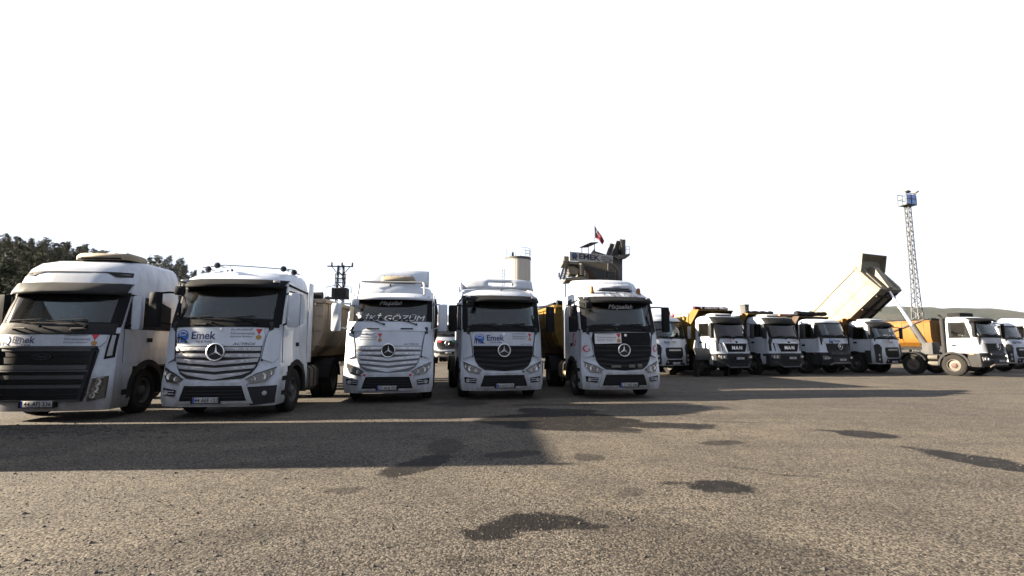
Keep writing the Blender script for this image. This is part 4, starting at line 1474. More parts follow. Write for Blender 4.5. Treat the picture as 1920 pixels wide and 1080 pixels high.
# 4: black grille, clean banner
t, c, cab, flap = actros('tractor_truck', 'white tractor truck with black grille, slotted roof spoiler and white name banner', (-.23, 15.05, 0), 11.5,
    dict(paint='white', grille=('decal_black', 'black_plastic', None), plate='44 ACV 024', plate_x=.02, rimtrim='white', bumper='white_clean'))
emek(flap, c, -.72, 1.80, 1.0, .018)
belediye(flap, c, .55, 1.83, .95, .018)
g = G()
g.text('ACTROS', .06, c.front, .68, 1.625, .018, shear=.4, sx=1.5)
g.build('lettering', 'decal_grey', flap)
g = G()
g.lathe([(.035, 0), (.035, .012), (0, .014)], 12, Matrix.Translation(c.front(0, 1.93, .016)) @ Matrix.Rotation(R(90), 4, 'X'))
g.build('badge', 'chrome', flap)
g = G()
g.lathe([(.035, 0), (.035, .006), (0, .006)], 14, Matrix.Translation(c.front(.58, .82, .016)) @ Matrix.Rotation(R(90), 4, 'X'))
g.build('tow_hole', 'decal_black', t)
spoiler(t, 3.38, 3.74, .95, 1.6, 1.14, 'white', slot=True)
antenna(t, .05, .85, 3.33, .2, .06)
trailer('yellow tub trailer behind the truck with the slotted spoiler', (-.60, 18.75, 0), 0.5, 'yellow', L=7.5, z1=3.0, tarp='tarp_black')

# 5: black face, amber beacons
t, c, cab, flap = actros('tractor_truck', 'white tractor truck with black bonnet and two amber roof beacons', (3.38, 15.39, 0), 8.6,
    dict(paint='white', grille=('decal_black', 'black_plastic', None), flap='black_plastic', plate='27 HS 186', plate_x=.12, rimtrim='white', bumper='white_clean', tanks=('ac_beige', 'tank')))
g = G()
g.patch([(-.86, 1.64), (-.06, 1.66), (-.06, 1.96), (-.86, 1.95)], c.front, .03, .012, .15)
bn = g.build('banner', 'decal_white', t)
belediye(bn, c, -.46, 1.80, 1.15, .034)
g = G()
g.lathe([(.04, 0), (.04, .012), (0, .014)], 12, Matrix.Translation(c.front(0.08, 1.90, .016)) @ Matrix.Rotation(R(90), 4, 'X'))
g.build('badge', 'chrome', flap)
g = G()
g.text('Maşaallah', .2, c.front, .05, 2.80, .018, shear=.45)
g.build('windscreen_lettering', 'decal_white', cab)
g = G()
g.text('K BJB YOL', .19, c.front, .15, 3.22, .012, bold=.01, sx=1.3)
g.build('roof_lettering', 'decal_grey', cab)
for sx_ in (-1, 1):                                 # crescent on door and fin
    pass
S = c.side(-1)
def crescent(mapf, a, b, r, parent, off):
    g = G()
    o1 = [(a + r * math.cos(R(t)), b + r * math.sin(R(t))) for t in range(45, 316, 15)]
    o2 = [(a + r * .25 + r * .8 * math.cos(R(t)), b + r * .8 * math.sin(R(t))) for t in range(305, 54, -15)]
    g.patch(o1 + o2, mapf, off, .004, 1)
    st = []
    for k in range(10):
        rr = r * (.38 if k % 2 == 0 else .15)
        st.append((a + r * .75 + rr * math.cos(R(36 * k)), b - r * .3 + rr * math.sin(R(36 * k))))
    g.patch(st, mapf, off, .004, 1)
    g.build('crescent_sticker', 'decal_red', parent)
crescent(lambda y, z, o=0.0: S(1.9 - y, z, o), .80, 1.78, .2, cab, .016)
crescent(c.front, -1.1, 1.5, .1, cab, .045)
crescent(c.front, 1.1, 1.5, .1, cab, .045)
g = G()                                             # high rear fairing
loops = []
for z, k in ((3.1, 0), (3.45, .12), (3.68, .32), (3.8, .6), (3.83, .9)):
    y0 = 1.15 + k * .9
    w = 1.17 - k * .28
    loops.append([(x * w, y0 + .35 * abs(x) ** 3, z) for x in (-1, -.9, -.6, -.2, .2, .6, .9, 1)] + [(w, 2.3, z), (-w, 2.3, z)])
g.loft(loops)
g.build('roof_fairing', 'white', t, sharp=30)
g = G()
S = c.side(-1)
g.patch([(1.52, 2.88), (1.95, 2.94), (2.02, 3.08), (1.62, 3.14), (1.5, 3.02)], S, .006, .01, .3)
g.build('upper_window', 'grey_plastic', cab)
ac_unit(t, .1, .9, 3.37, 1.3, .7, .2, 'white', 'Haier')
beacon(t, -.72, .82, 3.26, 1.15)
beacon(t, .92, 1.0, 3.24, 1.15)
antenna(t, .1, .8, 3.28, .1, .05)
for k in range(3):
    g = G()
    x = (-.42, .12, .4)[k]
    g.box(x, x + (.3, .2, .14)[k], c.F(x, .95) - .08, c.F(x, .95) - .05, .93, 1.0 + .02 * k, bev=.006)
    g.build('grille_patch', 'rim_pale', t)
trailer('golden yellow tub trailer behind the truck with amber beacons', (2.83, 19.1, 0), 8.6, 'yellow', L=7.5, z1=3.0, tarp='tarp_black')

# ------------------------------------------------------------------ tipper trucks of the far row
def tipper_body(t, mat, yf, L, z0, z1, w=1.2, canopy=None, ribs=4, tilt=0.0, rail=None, tarp=None, floor='brown_steel', tgate=True, ribmat=None, lip=0.55, canmat=None):
    """open steel body; its own frame has the tipping hinge at the rear bottom edge"""
    e = empty('dump_body', t)
    e.location = (0, yf + L, z0)
    e.rotation_euler = (R(-tilt), 0, 0)
    H = z1 - z0
    wb = w * .86
    sec = lambda y, th=0.0: [(-w + th, y, H), (-w + th, y, H * .42), (-wb + th, y, th), (wb - th, y, th), (w - th, y, H * .42), (w - th, y, H)]
    g = G()
    g.loft([sec(-L), sec(0)], closed=False, cap0=False, cap1=False)
    g.loft([sec(-L + .05, .05), sec(0, .05)], closed=False, cap0=False, cap1=False)
    for y, th in ((-L, 0), (-L + .05, .05)):
        g.bm.faces.new([g.bm.verts.new(p) for p in sec(y, th)])
    if tgate:
        g.bm.faces.new([g.bm.verts.new(p) for p in sec(-.02, .01)])
    g.build('tub', mat, e, sharp=20)
    rm = ribmat or mat
    for sg in (-1, 1):
        g = G()
        g.box(sg * w - .055, sg * w + .055, -L - .02, 0, H - .05, H + .09, bev=.012)
        g.build('top_rail', rail or rm, e)
        for k in range(ribs):
            y = -L + .08 + k * (L - .2) / max(1, ribs - 1)
            g = G()
            g.bar((sg * (w + .012), y, H - .03), (sg * (w + .012), y, H * .42), .11, .05, (sg, 0, 0))
            g.bar((sg * (w + .012), y, H * .42), (sg * (wb + .02), y, .02), .11, .05, (sg, 0, 0))
            g.build('rib', rm, e)
        g = G()
        g.bar((sg * (w + .005), -L, H * .42), (sg * (w + .005), 0, H * .42), .03, .05)
        g.build('side_rail', rm, e)
    for k in range(5):
        y = -L + .5 + k * (L - 1) / 4
        g = G()
        g.box(-wb * .9, wb * .9, y, y + .09, -.12, -.004)
        g.build('cross_member', floor, e)
    for sg in (-1, 1):
        g = G()
        g.box(sg * .42 - .06, sg * .42 + .06, -L + .1, .1, -.24, -.125)
        g.build('body_runner', 'chassis', e)
    if canopy:
        cz, cl = canopy                               # height over the rail, reach over the cab
        g = G()
        pts = [(-L, H - .02), (-L, H + .12), (-L - cl * .35, H + cz), (-L - cl, H + cz * .92), (-L - cl, H + cz * .92 - .05), (-L - cl * .35, H + cz - .06), (-L - .03, H - .02)]
        g.prism(pts, lambda a, b: (-w, a, b), lambda a, b: (w, a, b))
        for sg in (-1, 1):
            g.prism([(-L + .6, H), (-L - .02, H + .05), (-L - cl * .35, H + cz), (-L - cl * .9, H + cz * .9), (-L - cl, H + cz * .8), (-L - .05, H - lip)], lambda a, b: (sg * (w + .003), a, b), lambda a, b: (sg * (w - .03), a, b))
        g.build('cab_guard', canmat or mat, e, sharp=25)
        for x in (-.8, -.27, .27, .8):
            g = G()
            g.bar((x, -L - .02, .15), (x, -L - .02, H - .05), .1, .05, (0, 1, 0))
            g.build('front_rib', rm, e)
    return e, H
def underframe(t, yl, axles, r=.54, rimmat='rim', hubmat=None, steer=(1.35,)):
    for sg in (-1, 1):
        g = G()
        g.box(sg * .42 - .05, sg * .42 + .05, .4, yl, .80, 1.10, bev=.01)
        g.build('frame_rail', 'chassis', t)
    for y in steer:
        for sg in (-1, 1):
            wheel(t, sg * 1.03, y, r, rimmat=rimmat if sg < 0 else None, hubmat=hubmat if sg < 0 else None, wd=1.15)
    for y in axles:
        for sg in (-1, 1):
            wheel(t, sg * 1.05, y, r, dual=True)
    for y in list(steer) + list(axles):
        g = G()
        g.tube([(-.95, y, r), (.95, y, r)], .08, 8)
        g.build('axle', 'chassis', t)
def lamp_cluster(parent, c, pts, off, dots, mat='lamp_ring'):
    g = G()
    g.patch(pts, c.front, off, .015, .12)
    h = g.build('headlight', mat, parent)
    for x, z, r in dots:
        g = G()
        M = Matrix.Translation(c.front(x, z, off + .002)) @ Matrix.Rotation(R(90), 4, 'X')
        g.lathe([(r, 0), (r, .015), (r * .7, .015), (r * .3, .005), (0, .005)], 12, M)
        g.build('reflector', 'chrome', h)
    g = G()
    g.patch(pts, c.front, off + .02, .004, .12)
    g.build('lens', 'lens', h)
    return h
def screens(cab, c, z0, z1, xb, xt, glass='glass', border='black_plastic', m=.05):
    g = G()
    g.patch([(-xb - .06, z0 - .06), (xb + .06, z0 - .06), (xt + .06, z1 + .05), (-xt - .06, z1 + .05)], c.front, .01, .02, .15, (-min(xb, xt) + m, min(xb, xt) - m, z0 + .03, z1 - .03))
    g.build('windscreen_border', border, cab)
    g = G()
    g.patch([(-xb + .01, z0 + .004), (xb - .01, z0 + .004), (xt - .01, z1 - .004), (-xt + .01, z1 - .004)], c.front, .004, .006, .15)
    g.build('windscreen', glass, cab)
def visor_plate(cab, c, z0, z1, out, mat, w=1.08):
    g = G()
    rows = [[c.front(x, z, o - abs(x / w) ** 3 * o * .5) for x in (-w, -w * .8, -w * .4, 0, w * .4, w * .8, w)] for z, o in ((z0, out), (z0 + .07, out), (z1 - .03, out * .6), (z1, .02))]
    g.loft(rows, closed=False, cap0=False, cap1=False)
    o = g.build('sun_visor', mat, cab)
    o.modifiers.new('thickness', 'SOLIDIFY').thickness = .02
def arches(t, c, yc, zc, r0, r1, mat, sides=(-1, 1), a0=0, a1=180):
    for sg in sides:
        g = G()
        n = 12
        rg = [a0 + (a1 - a0) * k / n for k in range(n + 1)]
        pts = [(yc + r1 * math.cos(R(a)), zc + r1 * math.sin(R(a))) for a in rg] + [(yc + r0 * math.cos(R(a)), zc + r0 * math.sin(R(a))) for a in rg[::-1]]
        g.prism(pts, lambda a, b: (sg * 1.2, a, b), lambda a, b: (sg * .78, a, b))
        g.build('mudguard', mat, t, sharp=30)

GRP = 'tipper trucks parked in the far row'
MANP = [(.5, .03, 1.16, .22), (.62, 0, 1.19, .24), (1.14, 0, 1.19, .26), (1.18, .03, 1.15, .26), (1.62, .04, 1.14, .27), (1.98, .10, 1.13, .27), (2.74, .34, 1.10, .25), (2.95, .42, 1.09, .25), (3.05, .52, 1.06, .27), (3.12, .70, .98, .3), (3.15, 1.0, .86, .3)]
def man(label, loc, yaw, plate_t, beacon_bar=False, box=None):
    t = thing('tipper_truck', label, 'truck', loc, R(yaw), GRP)
    c = Cab(MANP, 3.2)
    P = 'white'
    cab = c.shell('cab', t, P, 1.17, 3.15, 1.8, ws=(2.0, 2.72, .98), sw=(.78, 1.45, 2.08, 2.72))
    interior(cab, c, 1.75, 1.15, 2.0)
    screens(cab, c, 2.0, 2.72, 1.0, .97, 'glass_dark')
    wipers(cab, c, 2.03, (-.85, 0), .65)
    visor_plate(cab, c, 2.72, 3.08, .17, 'black_plastic')
    side_fittings(t, cab, c, .46, 1.5, 1.3, 2.08, 2.72, .78, 1.45, 1.75, P)
    fr = lambda a, b, o=0.0: c.front(a, b, o)
    g = G()
    g.patch([(-.74, 1.68), (.74, 1.68), (.56, 1.26), (-.56, 1.26)], c.front, .02, .03, .12)
    gr = g.build('grille', 'black_plastic', t)
    for sg in (-1, 1):
        g = G()
        g.patch([(sg * a, b) for a, b in ((.80, 1.72), (.76, 1.72), (.575, 1.25), (.62, 1.22))][::sg], c.front, .03, .03, .12)
        g.build('grille_frame', P, gr)
        g = G()
        g.patch([(sg * a, b) for a, b in ((.88, 1.72), (.95, 1.72), (.86, 1.3), (.83, 1.3))][::sg], c.front, .012, .01, .12)
        g.build('corner_slot', 'decal_black', cab)
        g = G()
        g.patch([(sg * a, b) for a, b in ((1.04, 1.85), (1.12, 1.85), (1.12, 1.3), (1.02, 1.3))][::sg], c.front, .02, .03, .1)
        g.build('corner_louvre', 'grey_plastic', cab)
    g = G()
    g.patch([(-.60, 1.255), (.60, 1.255), (.57, 1.20), (-.57, 1.20)], c.front, .034, .03, .12)
    g.build('grille_frame', P, gr)
    g = G()
    g.patch([(-.62, 1.735), (-.16, 1.735), (-.08, 1.70), (.08, 1.70), (.16, 1.735), (.62, 1.735), (.62, 1.75), (.14, 1.752), (-.14, 1.752), (-.62, 1.75)], c.front, .03, .02, .12)
    g.build('chrome_strip', 'chrome', gr)
    g = G()
    g.patch(circ(0, 1.755, .09, 16, .05), c.front, .036, .02, 1)
    g.build('lion_badge', 'black_plastic', gr)
    for i, ch in enumerate('MAN'):
        g = G()
        g.text(ch, .24, c.front, -.24 + .24 * i, 1.47, .028, bold=.03, sx=1.15)
        g.build('lettering', 'chrome', gr)
    belediye(cab, c, .5 if beacon_bar else -.55, 1.84, .8, .014)
    bp = c.shell('bumper', t, 'grey_plastic', .52, 1.175, .75, inner=False)
    bp.location.y = -.02
    cc = Cab([(a, b - .02, w, r) for a, b, w, r in MANP], 3.2)
    for sg in (-1, 1):
        lamp_cluster(bp, cc, [(sg * a, b) for a, b in ((.70, .90), (.98, .90), (1.10, 1.0), (1.08, 1.10), (.72, 1.09))][::sg], .008, [(sg * .82, 1.0, .06), (sg * .97, 1.0, .055)])
        g = G()
        g.patch([(sg * a, b) for a, b in ((.74, .62), (1.05, .62), (1.08, .8), (.74, .8))][::sg], cc.front, .006, .01, .12)
        g.build('fog_recess', 'decal_black', bp)
    for z in (.75, .87, .99):
        g = G()
        g.patch([(-.55, z), (.55, z), (.55, z + .03), (-.55, z + .03)], cc.front, .02, .02, .2)
        g.build('bumper_slat', 'black_plastic', bp)
    g = G()
    g.tube([(-.75, .0, .62), (-.6, -.1, .48), (.6, -.1, .48), (.75, .0, .62)], .035, 8)
    g.build('lower_bar', 'galv', t)
    plate(t, cc, .12, .93, plate_t, .035)
    for sg in (-1, 1):
        mirror(t, sg, c, 1.95, 2.72, 'grey_plastic', y=.28, x=1.36, w=.22)
        S = c.side(sg)
        g = G()
        g.patch([(.45, .62), (.80, .62), (.80, 1.17), (.45, 1.17)], S, .004, .03, 1)
        g.build('step_panel', P, t)
    arches(t, c, 1.38, .54, .60, .70, 'black_plastic')
    ac_unit(t, -.1, .75, 3.14, 1.3, .8, .13, 'white_grimy')
    underframe(t, 8.2, (5.6, 6.95), steer=(1.38,))
    if beacon_bar:
        g = G()
        g.box(.15, .95, .62, .82, 3.16, 3.30, bev=.04)
        g.build('beacon_bar', 'amber', t)
    return t, c
# 7
t, c = man('white tipper truck with dark visor and yellow body under a red rolled tarpaulin', (11.54, 26.13, 0), 21.6, '44')
e, H = tipper_body(t, 'yellow', 2.1, 5.4, 1.35, 3.2, canopy=(.32, .75), ribmat='yellow', canmat='yellow', rail='pale_rib')
g = G()
g.tube([(-1.15 + .23 * k, -5.75 + .02 * math.sin(k * 2), H + .40 + .015 * math.sin(k * 3)) for k in range(11)], .09, 10)
g.build('rolled_tarpaulin', 'tarp_red', e)
g = G()
g.box(1.14, 1.3, -5.7, 0, H + .1, H + .34, bev=.05)
g.build('folded_tarpaulin', 'tarp_red', e)
for k in range(14):
    if k in (1, 9):
        continue
    g = G()
    x = -.75 + .13 * k
    g.box(x, x + .08, -5.862, -5.845, H + .36, H + .44)
    g.build('printed_mark', 'decal_white', e)
# 8
t, c = man('white tipper truck with an orange light bar on its dark visor', (14.65, 26.92, 0), 20.0, '44', beacon_bar=True)
e, H = tipper_body(t, 'brown_steel', 2.1, 5.4, 1.35, 3.15, canopy=(.22, .6), canmat='yellow', rail='pale_rib')
g = G()
g.tube([(-.9 + .2 * k, -5.5, H + .30 + .03 * math.sin(k * 2.2)) for k in range(11)], .08, 8)
g.build('rolled_tarpaulin', 'tarp_grey', e)

ARO = [(.45, .06, 1.14, .22), (.55, .0, 1.17, .25), (1.2, 0, 1.17, .28), (1.25, .03, 1.15, .30), (1.75, .05, 1.14, .31), (2.02, .1, 1.135, .31), (2.1, .14, 1.13, .31), (2.84, .4, 1.10, .28), (2.95, .47, 1.08, .28), (3.03, .6, 1.03, .3), (3.08, .85, .93, .3), (3.1, 1.1, .82, .3)]
def arocs(label, loc, yaw, plate_t, side_glass='glass_dark', top='white', rimmat='rim', hubmat=None, second=False, visor=None, banner=True, flapmat='white', name='tipper_truck', yl=8.4, axles=(5.7, 7.05)):
    t = thing(name, label, 'truck', loc, R(yaw), GRP)
    c = Cab(ARO, 3.2)
    P = 'white_clean'
    cab = c.shell('cab', t, P, 1.2, 3.1, 1.68, ws=(2.1, 2.82, 1.0), sw=(.80, 1.42, 2.02, 2.74))
    interior(cab, c, 1.65, 1.15, 2.1)
    screens(cab, c, 2.1, 2.82, 1.02, .99, 'glass')
    g = G()
    g.patch([(-1.08, 1.98), (1.08, 1.98), (1.08, 2.12), (-1.08, 2.12)], c.front, .018, .03, .15)
    g.build('cowl', 'black_plastic', cab)
    wipers(cab, c, 2.13, (-.85, 0), .65)
    side_fittings(t, cab, c, .48, 1.5, 1.3, 2.02, 2.74, .80, 1.42, 1.6, P, win=[(.56, 1.96), (1.54, 1.96), (1.54, 2.8), (.80, 2.8)])
    g = G()
    g.patch([(-.92, 1.70), (.92, 1.70), (.96, 1.97), (-.96, 1.97)], c.front, .016, .03, .15)
    flap = g.build('front_flap', flapmat, t)
    if banner:
        emek(flap, c, -.55, 1.84, .9, .02)
        belediye(flap, c, .6, 1.86, .7, .02)
    g = G()
    g.patch([(-.86, 1.69), (.86, 1.69), (.80, 1.22), (.5, 1.12), (-.5, 1.12), (-.80, 1.22)], c.front, .026, .03, .12)
    gr = g.build('grille', 'decal_black', t)
    for i in range(3):
        z = 1.58 - .125 * i
        g = G()
        g.patch([(-.84 + .02 * i, z), (.84 - .02 * i, z), (.84 - .02 * i, z + .075), (-.84 + .02 * i, z + .075)], c.front, .045, .04, .12)
        g.build('slat', 'grey_plastic', gr)
    star(gr, c, 0, 1.52, .17, .055)
    bp = c.shell('bumper', t, 'grey_plastic', .50, 1.21, .72, inner=False)
    bp.location.y = -.02
    cc = Cab([(a, b - .02, w, r) for a, b, w, r in ARO], 3.2)
    for k in range(9):                               # toothed intake
        x = -.64 + .16 * k
        g = G()
        g.patch([(x - .05, 1.10 - .03 * math.cos(x * 2)), (x + .05, 1.10 - .03 * math.cos(x * 2)), (x + .07, 1.2), (x - .07, 1.2)], cc.front, .03, .03, .2)
        g.build('intake_tooth', 'galv', bp)
    for sg in (-1, 1):
        lamp_cluster(bp, cc, [(sg * a, b) for a, b in ((.68, .90), (.90, .80), (1.09, .82), (1.11, 1.0), (.95, 1.02))][::sg], .008, [(sg * .86, .90, .05), (sg * 1.0, .91, .055)])
    g = G()
    g.patch([(-.55, .62), (.55, .62), (.62, .92), (-.62, .92)], cc.front, .006, .01, .15)
    g.build('bumper_opening', 'decal_black', bp)
    g = G()
    g.tube([(-.8, .03, .52), (-.62, -.06, .62), (.62, -.06, .62), (.8, .03, .52)], .04, 8)
    g.build('step_bar', 'rim_pale', t)
    plate(t, cc, .1, .80, plate_t, .03)
    for sg in (-1, 1):
        mirror(t, sg, c, 2.0, 2.72, 'black_plastic', y=.3, x=1.36, w=.2)
        S = c.side(sg)
        g = G()
        g.patch([(.42, .55), (.76, .55), (.76, 1.2), (.42, 1.2)], S, .004, .03, 1)
        g.build('step_panel', 'grey_plastic', t)
        g = G()
        g.patch([(.5, 1.12), (.7, 1.12), (.7, 1.17), (.5, 1.17)], S, .014, .02, 1)
        g.build('side_marker', 'amber', t)
    arches(t, c, 1.4, .55, .62, .72, 'grey_plastic')
    if visor:
        visor_plate(cab, c, 2.82, 3.02, .28, visor)
    st = (1.4, 3.3) if second else (1.4,)
    if second:
        arches(t, c, 3.3, .55, .62, .70, 'black_plastic', a0=20, a1=160)
    underframe(t, yl, axles, r=.55, rimmat=rimmat, hubmat=hubmat, steer=st)
    return t, c
# 9
t, c = arocs('white tipper truck with star badge, blue name banner and black tarpaulin roll above the cab', (18.19, 28.29, 0), 20.7, '44')
e, H = tipper_body(t, 'brown_steel', 1.95, 5.6, 1.4, 3.1, canopy=(.18, .5), canmat='brown_steel')
g = G()
g.tube([(-1.2 + .2 * k, -5.9 + .03 * math.sin(k * 1.7), H + .34 + .02 * math.sin(k * 2.3)) for k in range(13)], [.12 + .02 * math.sin(k * 1.3) for k in range(13)], 10)
g.build('rolled_tarpaulin', 'tarp_black', e)
g = G()
g.loft([[(1.2 * x, y, H + .25 + .14 * math.cos(x * 1.5) + .02 * math.sin(9 * x + y)) for x in (-1, -.6, -.2, .2, .6, 1)] for y in (-5.8, -4.6, -3.4)], closed=False, cap0=False, cap1=False)
g.build('tarpaulin_sheet', 'tarp_black', e)

FRD = [(.45, .06, 1.12, .2), (.56, .0, 1.16, .22), (1.2, .0, 1.17, .26), (1.7, .03, 1.16, .28), (1.93, .08, 1.15, .28), (2.0, .14, 1.14, .28), (2.72, .38, 1.10, .26), (2.85, .45, 1.08, .26), (2.95, .58, 1.03, .28), (3.0, .85, .92, .3), (3.02, 1.1, .8, .3)]
def ford(label, loc, yaw, plate_t, visor=None, banner='b', roof='ac', name='tipper_truck', yl=8.2, axles=(5.6, 6.95), P='white', tall=0.0):
    t = thing(name, label, 'truck', loc, R(yaw), GRP)
    prof = [(z + (tall if z > 2.5 else 0), y, w, r) for z, y, w, r in FRD]
    c = Cab(prof, 3.0)
    zt = 3.02 + tall
    cab = c.shell('cab', t, P, 1.2, zt, 1.72, ws=(2.0, 2.7 + tall, 1.0), sw=(.80, 1.42, 1.98, 2.64))
    interior(cab, c, 1.7, 1.12, 2.0)
    screens(cab, c, 2.0, 2.7 + tall, 1.02, .98, 'glass')
    wipers(cab, c, 2.04, (-.85, 0), .65)
    side_fittings(t, cab, c, .46, 1.5, 1.3, 1.98, 2.64, .80, 1.42, 1.75, P)
    oval(cab, c, 0, 1.76, .15, .062, .014)
    if banner == 'e':
        g = G()
        g.text('Emek', .15, c.front, -.45, 1.77, .012, bold=.02)
        g.build('lettering', 'navy', cab)
        g = G()
        g.text('Yol & Asfalt', .055, c.front, -.42, 1.67, .012)
        g.build('lettering', 'navy', cab)
    elif banner == 'b':
        belediye(cab, c, -.42, 1.78, .8, .012)
    elif banner == 'be':
        emek(cab, c, -.62, 1.78, .7, .012)
    bp = c.shell('bumper', t, P, .54, 1.21, .74, inner=False)
    bp.location.y = -.012
    cc = Cab([(a, b - .012, w, r) for a, b, w, r in prof], 3.0)
    g = G()
    g.patch([(-.52, 1.48), (.52, 1.48), (.58, 1.4), (.58, 1.05), (.44, .9), (-.44, .9), (-.58, 1.05), (-.58, 1.4)], cc.front, .012, .03, .15)
    gr = g.build('grille', 'grey_plastic', t)
    g = G()
    g.patch([(-.4, 1.30), (.4, 1.30), (.4, 1.38), (-.4, 1.38)], cc.front, .03, .02, .15)
    g.build('grille_bar', 'lamp_ring', gr)
    for k in range(3):
        z = .98 + .1 * k
        g = G()
        g.patch([(-.46, z), (.46, z), (.46, z + .035), (-.46, z + .035)], cc.front, .03, .02, .15)
        g.build('slat', 'black_plastic', gr)
    g = G()
    g.patch([(-.66, .58), (.66, .58), (.5, .84), (-.5, .84)], cc.front, .008, .02, .15)
    g.build('bumper_opening', 'black_plastic', bp)
    for sg in (-1, 1):
        g = G()
        g.patch([(sg * a, b) for a, b in ((.84, .60), (1.16, .62), (1.175, 1.25), (1.17, 1.6), (1.02, 1.68), (.88, 1.62), (.80, 1.45), (.86, 1.1))][::sg], cc.front, .010, .02, .1)
        co = g.build('lamp_housing', 'grey_plastic', bp)
        for z, r in ((1.05, .075), (.82, .075)):
            g = G()
            M = Matrix.Translation(cc.front(sg * 1.0, z, .014)) @ Matrix.Rotation(R(90), 4, 'X')
            g.lathe([(r, 0), (r, .02), (r * .75, .02), (r * .3, .006), (0, .006)], 14, M)
            g.build('headlight', 'lamp_ring', bp)
        g = G()
        M = Matrix.Translation(cc.front(sg * .5, .72, .02)) @ Matrix.Rotation(R(90), 4, 'X')
        g.lathe([(.045, 0), (.045, .02), (0, .02)], 12, M)
        g.build('fog_lamp', 'lamp_ring', bp)
        mirror(t, sg, c, 1.95, 2.62, 'white_grimy' if tall else 'grey_plastic', y=.3, x=1.36, w=.2)
        S = c.side(sg)
        g = G()
        g.patch([(.45, .58), (.8, .58), (.8, 1.45), (.45, 1.5)], S, .005, .03, 1)
        g.build('step_panel', 'grey_plastic', t)
    plate(t, cc, .05, .66, plate_t, .03)
    arches(t, c, 1.38, .54, .60, .72, 'black_plastic')
    if visor:
        visor_plate(cab, c, 2.66 + tall, 2.95 + tall, .2, visor)
    if roof == 'ac':
        ac_unit(t, -.1, .7, zt - .01, 1.3, .8, .12, 'white')
    underframe(t, yl, axles, steer=(1.38,))
    return t, c
# 10
t, c = ford('white tipper truck with dark visor and twin white bumper pillars below an orange-brown body', (21.68, 29.07, 0), 21.9, '44', visor='black_plastic', banner='b')
for k in range(11):
    if k in (4, 7):
        continue
    g = G()
    x = -.42 + .1 * k
    g.patch([(x, 2.14), (x + .075, 2.14), (x + .075, 2.2), (x, 2.2)], c.front, .016, .003, 1)
    g.build('windscreen_mark', 'decal_white', t)
e, H = tipper_body(t, 'orange', 2.1, 5.2, 1.35, 3.0, canopy=(.2, .5), canmat='orange', rail='brown_steel')
# 6
t, c = ford('white truck with high roof fairing, amber and red beacons, beside the black-bonnet tractor', (8.54, 26.78, 0), 25.3, '44', banner='e', roof=None, tall=.12)
g = G()
loops = []
for z, k in ((3.08, 0), (3.2, .15), (3.3, .4), (3.33, .7)):
    w = 1.0 - .2 * k
    loops.append([(x * w, .75 + k * .8 + .3 * abs(x) ** 3, z) for x in (-1, -.8, -.4, 0, .4, .8, 1)] + [(w, 1.75, z), (-w, 1.75, z)])
g.loft(loops)
g.build('roof_fairing', 'white', t, sharp=30)
beacon(t, .55, .95, 3.25, 1.2)
g = G()
g.lathe([(.07, 0), (.07, .12), (.04, .17), (0, .18)], 12, Matrix.Translation((.98, 1.1, 3.15)))
g.build('red_beacon', 'red_lens', t)
e, H = tipper_body(t, 'yellow', 2.3, 5.2, 1.35, 2.9)
# snow-plough mount seen beside the truck with the red tarpaulin
p = thing('plough_blade', 'grey steel plough blade on a dark stand beside the truck with red tarpaulin', 'plough', (10.35, 26.3, 0), R(14))
g = G()
prof_ = [(.05, .85), (.0, .98), (.02, 1.15), (.1, 1.32), (.22, 1.45)]
for x in (-.8, 1.0):
    g = G()
    g.box(x - .06, x + .06, .15, .5, 0, 1.0)
    g.build('stand_leg', 'chassis', p)
g = G()
g.box(-.9, 1.1, .15, .5, .45, .6)
g.build('stand_beam', 'chassis', p)
g = G()
g.loft([[(x, y, z) for y, z in prof_] + [(x, y + .04, z) for y, z in prof_[::-1]] for x in (-1.0, 0, 1.3)])
g.build('blade', 'steel_grey', p, sharp=30)
for x in (-.7, .1, .9):
    g = G()
    g.prism([(.1, .9), (.35, 1.0), (.34, 1.35), (.17, 1.3), (.07, 1.1)], lambda a, b: (x - .02, a, b), lambda a, b: (x + .02, a, b))
    g.build('blade_rib', 'steel_grey', p)
g = G()
g.prism([(-.95, 1.44), (-.7, 1.44), (-.78, 1.85), (-.86, 1.85)], lambda a, b: (a, .22, b), lambda a, b: (a, .28, b))
g.build('lift_bracket', 'white_grimy', p)
# 11: raised body
t, c = arocs('white four-axle tipper truck with its cream body raised high on a long ram', (24.78, 26.01, 0), 23.5, '44', rimmat='rim_pale', hubmat='hub_red', second=True, visor='black_plastic', banner=False, flapmat='silver', yl=9.3, axles=(6.5, 7.85))
AL = 40.5
e, H = tipper_body(t, 'cream_body', 3.4, 5.6, 1.3, 3.2, w=1.2, canopy=(.4, .85), ribs=2, tilt=AL, lip=.35)
g = G()
rg = [(-4.75 + .28 * math.cos(R(a)), 1.4 + .16 * math.sin(R(a))) for a in range(0, 361, 20)]
for a, b in zip(rg, rg[1:]):
    g.bar((-1.212, *a), (-1.212, *b), .02, .006, (1, 0, 0))
for k in range(6):
    g.bar((-1.212, -4.93 + .06 * k, 1.36 + .03 * (k % 2)), (-1.212, -4.89 + .06 * k, 1.43 - .03 * (k % 2)), .012, .006, (1, 0, 0))
g.build('maker_mark', 'decal_grey', e)
a = R(AL)
hinge = Vector((0, 9.0, 1.3))
Rm = Matrix.Rotation(-a, 4, 'X')
top = hinge + Rm @ Vector((0, -5.75, 1.45))
base = Vector((0, 3.0, 1.15))
d = (top - base)
g = G()
g.tube([base, base + d * .32], .17, 14)
g.build('ram_housing', 'steel_grey', t)
